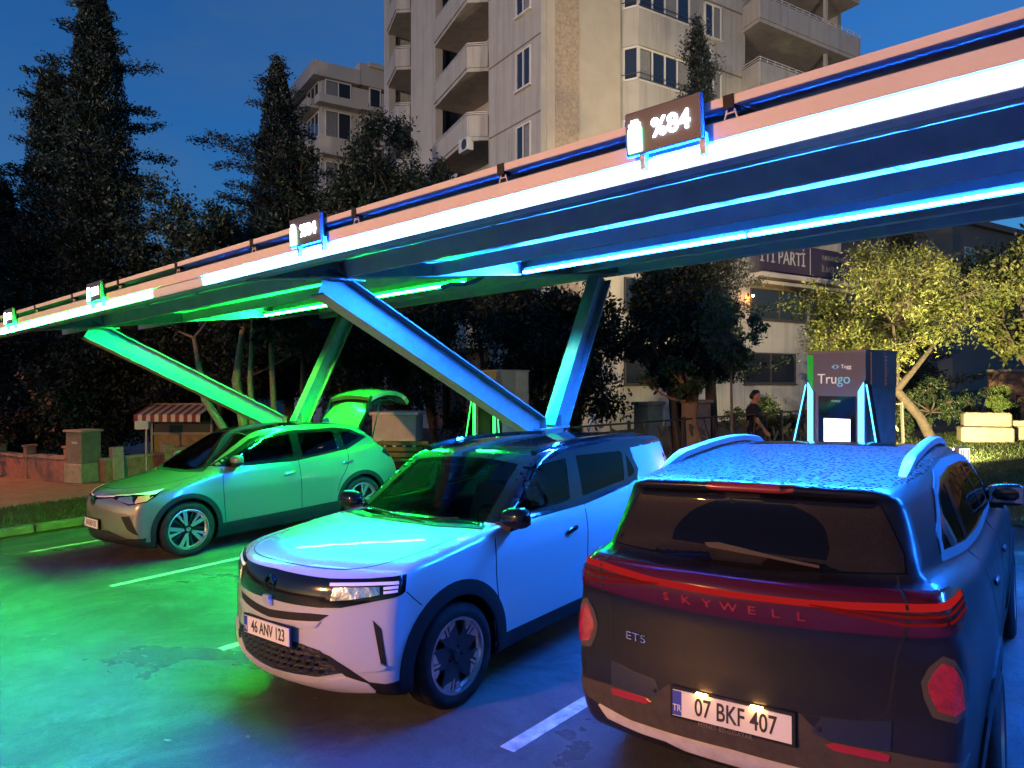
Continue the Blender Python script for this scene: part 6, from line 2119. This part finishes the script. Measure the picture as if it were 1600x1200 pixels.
# ------------------------------------------------------------------ street furniture and people
M_STONE = mat("stone", (.30, .25, .19), .85, noise=.6, nscale=6, color2=(.16, .13, .10), bump=.5, bscale=24)
M_BRICKW = mat("wall_stone_red", (.30, .16, .10), .85, noise=.8, nscale=5, color2=(.15, .08, .05), bump=.6, bscale=20)

def build_left():
    p = thing("gate_pillar", "square stone pillar with a cap at the end of the low wall, left of the crossover", "pillar", (-20.55, 6.6, 0), R(20), upright=True)
    MB().box((0, 0, .24), (.62, .62, .50), bev=.02).build("base", M_STONE, p)
    MB().box((0, 0, .88), (.56, .56, .80), bev=.015).build("shaft", mat("pillar_dark", (.17, .14, .11), .8, noise=.6, nscale=5), p)
    MB().box((0, 0, 1.31), (.66, .66, .06), bev=.015).build("cap", M_STONE, p)
    MB().box((.05, -.285, 1.02), (.20, .012, .06)).build("plate", M_CHROME, p)
    w = MB()
    pts = [(-21.1, 6.5), (-23.2, 6.15), (-25.4, 6.0), (-28.5, 5.6)]
    wl_ = thing("low_wall", "low reddish stone wall with short posts left of the stone pillar", "wall", (-21.1, 6.5, 0))
    b, q, cp = MB(), [], MB()
    for (a, c) in zip(pts[:-1], pts[1:]):
        A = Vector((a[0] + 21.1, a[1] - 6.5, .27)); B = Vector((c[0] + 21.1, c[1] - 6.5, .30))
        b.bar(A, B, .24, .60); cp.bar(A + Vector((0, 0, .33)), B + Vector((0, 0, .33)), .30, .06)
    b.build("wall_body", M_BRICKW, wl_); cp.build("coping", M_STONE, wl_)
    for (x, y) in ((0.0, 0.0), (-2.1, -.35), (-4.3, -.5)):
        MB().box((x, y, .42), (.26, .26, .90), bev=.02).box((x, y, .89), (.32, .32, .06), bev=.01).build("post", M_BRICKW, wl_)
    w2 = thing("low_wall", "low reddish stone wall running right from the stone pillar to the kiosk", "wall", (-20.1, 6.9, 0))
    b, cp = MB(), MB()
    A, B = Vector((0, 0, .25)), Vector((-.2, 1.7, .25))
    b.bar(A, B, .24, .56); cp.bar(A + Vector((0, 0, .31)), B + Vector((0, 0, .31)), .30, .06)
    A, B = Vector((-.2, 1.75, .30)), Vector((.4, 3.6, .30))
    b.bar(A, B, .24, .66); cp.bar(A + Vector((0, 0, .36)), B + Vector((0, 0, .36)), .30, .06)
    b.build("wall_body", M_BRICKW, w2); cp.build("coping", M_STONE, w2)
    for x, y, h in ((0, .35, .85), (-.2, 1.72, .8)):
        MB().box((x, y, h / 2), (.28, .28, h), bev=.02).build("post", M_STONE, w2)
    # kiosk with a striped awning
    k = thing("kiosk", "small kiosk with a red and white striped awning beyond the crossover's windshield", "kiosk", (-20.95, 9.22, 0), R(41), upright=True)
    MB().box((0, 1.0, .5), (1.7, 1.6, 1.0)).build("counter", mat("kiosk_wood", (.28, .18, .08), .7, noise=.6, nscale=8), k)
    fr = MB()
    for x in (-.86, .86):
        for y in (.15, 1.8):
            fr.box((x, y, .9), (.06, .06, 1.8))
    fr.box((0, .15, 1.02), (1.7, .08, .06)).box((0, 1.0, 1.85), (1.8, 1.8, .08))
    fr.build("frame", mat("kiosk_frame", (.25, .22, .18), .6), k)
    MB().box((0, .16, 1.22), (1.6, .02, .34)).build("glass_screen", mat("kiosk_glass", (.05, .055, .05), .2), k)
    red, cream = mat("awning_red", (.22, .035, .025), .8), mat("awning_cream", (.55, .46, .34), .8)
    for i in range(16):
        x0 = -.92 + i * 1.84 / 16
        o = MB()
        o.prism([(.2, 1.88), (-.75, 1.60), (-.75, 1.40), (-.73, 1.40), (-.73, 1.575), (.2, 1.85)], x0, x0 + 1.84 / 16, 'x')
        o.build("awning_stripe", red if i % 2 == 0 else cream, k)
    # meter box on a post
    m_ = thing("meter_box", "small white meter box on a thin post in front of the kiosk", "box", (-20.12, 7.98, 0), R(41), upright=True)
    MB().box((0, 0, .62), (.05, .05, 1.25)).build("post", M_STEEL, m_)
    MB().box((-.10, -.03, 1.36), (.36, .12, .22), bev=.015).build("case", mat("box_white", (.55, .55, .52), .5), m_)
    MB().box((-.10, -.095, 1.36), (.30, .01, .16)).build("case_door", mat("box_grey", (.40, .40, .39), .5), m_)

def build_mid():
    # white cabin behind the raised tailgate
    c = thing("white_cabin", "white flat-roofed cabin on short legs behind the raised tailgate", "cabin", (-14.15, 11.5, 0), R(38), upright=True)
    MB().box((0, .5, 1.10), (1.10, 1.0, .66), bev=.01).build("wall", mat("cabin_white", (.62, .61, .56), .6, noise=.3, nscale=4), c)
    MB().box((0, .5, 1.47), (1.22, 1.12, .08), bev=.01).build("roof", mat("cabin_trim", (.72, .71, .66), .6), c)
    for x in (-.5, -.25, 0, .25, .5):
        MB().box((x, .04, .66), (.07, .07, .22)).build("leg", M_FRAME, c)
    MB().box((0, .5, .30), (1.1, 1.0, .55)).build("plinth", M_BLACK, c)
    b = thing("park_bench", "brown slatted bench behind the crossover's tail, under the white cabin", "bench", (-13.15, 10.9, 0), R(38), upright=True)
    wood = mat("bench_wood", (.20, .10, .05), .7, noise=.6, nscale=12)
    for z in (.52, .66, .80):
        MB().box((0, .22, z), (1.2, .03, .10), bev=.008).build("slat", wood, b)
    for y in (-.18, -.05, .08):
        MB().box((0, y, .43), (1.2, .10, .03), bev=.008).build("slat", wood, b)
    for x in (-.5, .5):
        MB().prism([(-.24, 0), (-.20, 0), (-.20, .40), (.22, .40), (.25, .86), (.22, .86), (.18, .42), (.14, 0), (.18, 0), (.20, .38), (-.24, .42)], x - .03, x + .03, 'x').build("leg", M_BLACK, b)
    # ornamental fence
    f = thing("metal_fence", "dark metal fence with leaf-shaped cut-outs in front of the beige wall", "fence", (-8.0, 10.6, 0), R(-21.5))
    dark = mat("fence_metal", (.035, .033, .030), .6)
    N = 7
    for i in range(N + 1):
        MB().box((0, i * 1.35, .66), (.05, .05, 1.32)).build("post", dark, f)
    MB().box((0, N * 1.35 / 2, 1.27), (.04, N * 1.35, .035)).box((0, N * 1.35 / 2, .10), (.04, N * 1.35, .03)).build("rail", dark, f)
    leafm = mat("fence_sheet", (.10, .085, .06), .6)
    for i in range(N):
        p = MB()
        rr = random.Random(80 + i)
        y0 = i * 1.35 + .04
        for k in range(16):
            cy, cz = y0 + rr.uniform(.1, 1.15), rr.uniform(.22, 1.12)
            a = rr.uniform(.4, 2.7)
            L = rr.uniform(.16, .30); W = L * .28
            poly = []
            for t in np.linspace(0, 2 * PI, 11)[:-1]:
                u_, v_ = L / 2 * math.cos(t), W / 2 * math.sin(t)
                poly.append((cy + u_ * math.cos(a) - v_ * math.sin(a), cz + u_ * math.sin(a) + v_ * math.cos(a)))
            p.prism(poly, -.008 + k * .0007, .004 + k * .0007, 'x')
        for k in range(4):
            ya, yb = y0 + rr.uniform(.1, 1.1), y0 + rr.uniform(.1, 1.1)
            p.tube([(0.012, ya, .12), (0.012, (ya + yb) / 2 + .1, .7), (0.012, yb, 1.25)], .012, 5)
        p.build("panel", leafm, f)
    for i, (x, y, lb) in enumerate(((-9.95, 16.6, "square stone gatepost behind the fence, left of the pair"), (-9.1, 17.6, "square stone gatepost behind the fence, right of the pair"))):
        g = thing("gatepost", lb, "post", (x, y, 0), R(-16), "stone gateposts behind the fence", upright=True)
        MB().box((0, 0, .70), (.55, .55, 1.42), bev=.02).build("shaft", M_STONE, g)
        MB().box((0, 0, 1.45), (.66, .66, .09), bev=.02).build("cap", M_STONE, g)

def build_right():
    b = thing("stone_bench", "stepped pale stone bench on the far lawn at the right edge", "bench", (-3.55, 23.9, 0), R(20), upright=True)
    pale = mat("bench_stone", (.46, .40, .28), .8, noise=.4, nscale=5)
    MB().box((0, -.15, .20), (1.25, .70, .42), bev=.04).build("seat", pale, b)
    MB().box((.10, .22, .42), (1.15, .55, .76), bev=.05).build("backrest", pale, b)
    b2 = thing("stone_bench", "low pale stone slab bench beside the stepped one, cut by the right edge", "bench", (-2.25, 24.6, 0), R(20), upright=True)
    MB().box((0, .05, .46), (1.5, .55, .16), bev=.03).build("seat", pale, b2)
    MB().box((-.55, .05, .19), (.28, .45, .38), bev=.03).build("leg", pale, b2)
    MB().box((.55, .05, .19), (.28, .45, .38), bev=.03).build("leg", pale, b2)
    fz = thing("timber_fence", "dark timber rail fence behind the stone benches", "fence", (-3.0, 26.4, 0), R(15))
    wd = mat("timber_dark", (.07, .045, .03), .8)
    for i in range(6):
        MB().box((i * .8, 0, .60), (.09, .09, 1.2)).build("post", wd, fz)
        MB().bar((i * .8 + .06, 0, .35), (i * .8 + .74, 0, 1.0), .05, .05).bar((i * .8 + .06, .06, 1.0), (i * .8 + .74, .06, .35), .05, .05).build("brace", wd, fz)
    MB().box((2.0, 0, 1.14), (4.1, .07, .08)).box((2.0, 0, .25), (4.1, .07, .08)).build("rail", wd, fz)
    bl = thing("brick_wall", "orange-lit rough wall beyond the timber fence at the right edge", "wall", (-3.2, 29.5, 0), R(15), upright=True)
    MB().box((3.0, .2, .9), (8.0, .3, 1.9)).build("wall_body", M_BRICKW, bl)
    MB().box((3.0, .2, 1.90), (8.1, .4, .08)).build("coping", M_STONE, bl)
    l_ = thing("lawn_light", "small white box light standing on the lawn behind the dark SUV", "lamp", (-2.98, 17.35, 0), R(62), upright=True)
    MB().box((0, 0, .26), (.34, .12, .40), bev=.02).build("case", mat("lamp_case", (.6, .6, .58), .5), l_)
    MB().box((0, .064, .26), (.30, .01, .34)).build("front_glass", glow("lawn_lamp", (1.0, .88, .50), 90.0), l_)
    MB().box((0, -.064, .26), (.30, .01, .34)).build("rear_glass", glow("lawn_lamp_dim", (1.0, .97, .85), 1.5), l_)
    g = MB()
    for i in range(4):
        g.box((-.10 + i * .065, -.073, .26), (.008, .008, .30))
    g.build("grille", M_BLACK, l_)
    MB().box((0, 0, .03), (.20, .18, .06)).build("foot", M_BLACK, l_)
    sp = bpy.data.lights.new("floodlight", 'SPOT')
    sp.energy = 9000; sp.color = (1.0, .80, .36); sp.spot_size = R(120); sp.spot_blend = .8; sp.shadow_soft_size = .12
    so = bpy.data.objects.new("floodlight", sp); COL.objects.link(so)
    so.location = (-3.15, 17.62, .32)
    so.rotation_euler = (Vector((-4.9, 22.2, 3.1)) - Vector(so.location)).to_track_quat('-Z', 'Y').to_euler()
    # lead from the charger at the right, held up at the dark SUV's front flank
    cb = thing("charging_cable", "thick black charging cable with a yellow-green tag at the dark SUV's right flank", "cable", (-.42, 5.15, 0))
    MB().tube([(.0, 0, .98), (.10, -.02, 1.02), (.24, -.02, 1.03), (.45, 0, 1.00), (.85, .1, .86), (1.5, .4, .5), (2.4, .9, .10), (3.2, 1.6, .03)], .020, 8).build("cable", M_BLACK, cb, True)
    MB().tube([(-.02, 0, .97), (.06, -.01, 1.0), (.20, -.02, 1.035)], [.038, .045, .03], 10).build("connector", M_GLOSSB, cb, True)
    MB().box((.30, -.045, 1.06), (.14, .012, .055), rz=.1).build("tag", mat("tag_lime", (.50, .60, .06), .5), cb)
    ob = thing("wheel_stop", "orange wheel stop on the ground at the right edge beside the dark SUV", "wheel stop", (1.15, 6.4, 0))
    MB().prism([(-.09, 0), (.09, 0), (.06, .11), (-.06, .11)], -.8, .8, 'x').build("block", mat("stop_orange", (.60, .16, .02), .6), ob)
    MB().box((-.3, -.083, .05), (.3, .01, .06)).box((.3, -.083, .05), (.3, .01, .06)).build("reflector", M_PLATE, ob)

def build_walker():
    w = thing("person", "man in a dark T-shirt walking right behind the fence, seen from the side", "person", (-6.45, 15.1, 0), R(41.4 - 14), upright=True)
    skin, cloth = mat("skin", (.50, .27, .17), .5), mat("dark_clothing", (.012, .012, .016), .85)
    jeans, hair = mat("dark_jeans", (.018, .020, .030), .85), mat("dark_hair", (.012, .009, .007), .6)
    # local +x is the walking direction
    J = dict(pelvis=(0, 0, .95), belly=(-.01, 0, 1.12), chest=(-.02, 0, 1.32), neck=(.0, 0, 1.48), head=(.035, 0, 1.63), brow=(.04, 0, 1.67), jaw=(.085, 0, 1.565), nose=(.135, 0, 1.615),
             sl=(-.02, .18, 1.42), el=(-.12, .22, 1.14), hl=(-.05, .24, .90), sr=(-.02, -.18, 1.42), er=(.04, -.23, 1.14), hr=(.19, -.24, .93),
             hipl=(0, .09, .90), kl=(-.10, .09, .50), al=(-.32, .09, .12), tl=(-.22, .09, .05), hipr=(0, -.09, .90), kr=(.20, -.09, .50), ar=(.22, -.09, .08), tr=(.38, -.09, .04),
             earl=(.02, .078, 1.62), earr=(.02, -.078, 1.62))
    bones = [('pelvis', 'belly', .135, .125), ('belly', 'chest', .125, .145), ('chest', 'neck', .10, .055), ('neck', 'head', .055, .06), ('head', 'brow', .088, .088), ('head', 'jaw', .065, .042), ('head', 'nose', .03, .012),
             ('chest', 'sl', .09, .062), ('sl', 'el', .054, .040), ('el', 'hl', .040, .028), ('chest', 'sr', .09, .062), ('sr', 'er', .054, .040), ('er', 'hr', .040, .028),
             ('pelvis', 'hipl', .12, .09), ('hipl', 'kl', .088, .056), ('kl', 'al', .055, .038), ('al', 'tl', .04, .035), ('pelvis', 'hipr', .12, .09), ('hipr', 'kr', .088, .056), ('kr', 'ar', .055, .038), ('ar', 'tr', .04, .035),
             ('head', 'earl', .03, .014), ('head', 'earr', .03, .014)]
    for s, h0, hd in (('l', J['hl'], (.02, 0, -.07)), ('r', J['hr'], (.045, 0, -.06))):
        h0 = np.array(h0); hd = np.array(hd); u_ = hd / np.linalg.norm(hd)
        J['p' + s] = tuple(h0 + u_ * .06); bones.append(('h' + s, 'p' + s, .028, .030))
        for k in range(4):
            o_ = np.array([0, 0, 0]) + np.array([u_[2], 0, -u_[0]]) * (k - 1.5) * .017
            a, b_ = h0 + u_ * .07 + o_, h0 + u_ * (.135 + (.012 if k in (1, 2) else 0)) + o_ + np.array([.012, 0, 0])
            J['f%s%d' % (s, k)] = tuple(a); J['g%s%d' % (s, k)] = tuple(b_)
            bones.append(('f%s%d' % (s, k), 'g%s%d' % (s, k), .009, .007))
        J['t' + s + 'a'] = tuple(h0 + u_ * .02); J['t' + s + 'b'] = tuple(h0 + u_ * .07 + np.array([.05, 0, 0]))
        bones.append(('t' + s + 'a', 't' + s + 'b', .012, .008))
    person_mesh("body", J, bones, skin, w, h=.012, blend=.022)
    J3 = dict(J); J3['ul'] = tuple(np.array(J['sl']) * .35 + np.array(J['el']) * .65); J3['ur'] = tuple(np.array(J['sr']) * .35 + np.array(J['er']) * .65)
    person_mesh("shirt", J3, [('pelvis', 'belly', .155, .145), ('belly', 'chest', .145, .160), ('chest', 'neck', .112, .050), ('chest', 'sl', .10, .074), ('sl', 'ul', .070, .068), ('chest', 'sr', .10, .074), ('sr', 'ur', .070, .068)], cloth, w, h=.016, blend=.03)
    person_mesh("trousers", J, [('pelvis', 'hipl', .142, .11), ('hipl', 'kl', .105, .075), ('kl', 'al', .075, .062), ('pelvis', 'hipr', .142, .11), ('hipr', 'kr', .105, .075), ('kr', 'ar', .075, .062)], jeans, w, h=.016, blend=.03)
    person_mesh("shoe", J, [('al', 'tl', .052, .045)], M_BLACK, w, h=.012)
    person_mesh("shoe", J, [('ar', 'tr', .052, .045)], M_BLACK, w, h=.012)
    person_mesh("hair", dict(a=(.02, 0, 1.70), b=(-.035, 0, 1.64), c=(.06, 0, 1.72)), [('a', 'b', .082, .07), ('a', 'c', .080, .055)], hair, w, h=.012)

def street_lamp(label, loc, h, aim, energy, color, group, size=R(120), rz=0.0):
    s = thing("street_lamp", label, "street lamp", loc, rz, group)
    MB().tube([(0, 0, 0), (0, 0, h * .6), (0, 0, h)], [.11, .08, .05], 10).build("pole", M_STEEL, s, True)
    MB().box((0, 0, .03), (.4, .4, .06)).build("base_plate", M_STEEL, s)
    d = Vector(aim) - Vector(loc); d.z = 0; d.normalize()
    tip = Vector((0, 0, h)) + d * 1.2 + Vector((0, 0, .15))
    MB().tube([(0, 0, h - .05), tuple(Vector((0, 0, h + .12)) + d * .5), tuple(tip)], [.045, .04, .035], 8).build("arm", M_STEEL, s, True)
    hd = MB().box((0, 0, 0), (.30, .62, .12), bev=.03, M=Matrix.Translation(tip + d * .25) @ d.to_track_quat('Y', 'Z').to_matrix().to_4x4()).build("lamp_head", M_BLACK, s)
    MB().box((0, 0, -.063), (.24, .50, .006), M=Matrix.Translation(tip + d * .25) @ d.to_track_quat('Y', 'Z').to_matrix().to_4x4()).build("lamp_glass", glow("sodium_glass", (1.0, .62, .30), 30.0), hd)
    li = bpy.data.lights.new("street_light", 'SPOT')
    li.energy = energy; li.color = color; li.spot_size = size; li.spot_blend = .5; li.shadow_soft_size = .18
    o = bpy.data.objects.new("street_light", li); COL.objects.link(o)
    p = Vector(loc) + tip + d * .25 - Vector((0, 0, .12))
    o.location = p
    o.rotation_euler = (Vector(aim) - p).to_track_quat('-Z', 'Y').to_euler()

build_left()
build_mid()
build_right()
build_walker()
street_lamp("tall added floodlight mast behind the viewer, beaming at the tall block", (-9.0, -24, 0), 13.0, (-20.5, 24, 17.0), 60000, (1.0, .82, .66), "street lamps", R(42))  # added mast, beam narrowed to light the facade and miss the lot
street_lamp("street lamp beyond the right edge of the picture", (5.5, 16.5, 0), 9.0, (-13, 29, 10), 16000, (1.0, .80, .60), "street lamps", R(84))
street_lamp("street lamp beyond the left edge of the picture", (-27.0, 1.0, 0), 8.0, (-22.5, 3.2, 0), 5000, (1.0, .27, .05), "street lamps", R(62))
street_lamp("low orange street lamp close behind the viewer", (-7.0, -11.0, 0), 4.3, (-6.0, 3.2, 3.0), 11500, (1.0, .40, .115), "street lamps", R(112))
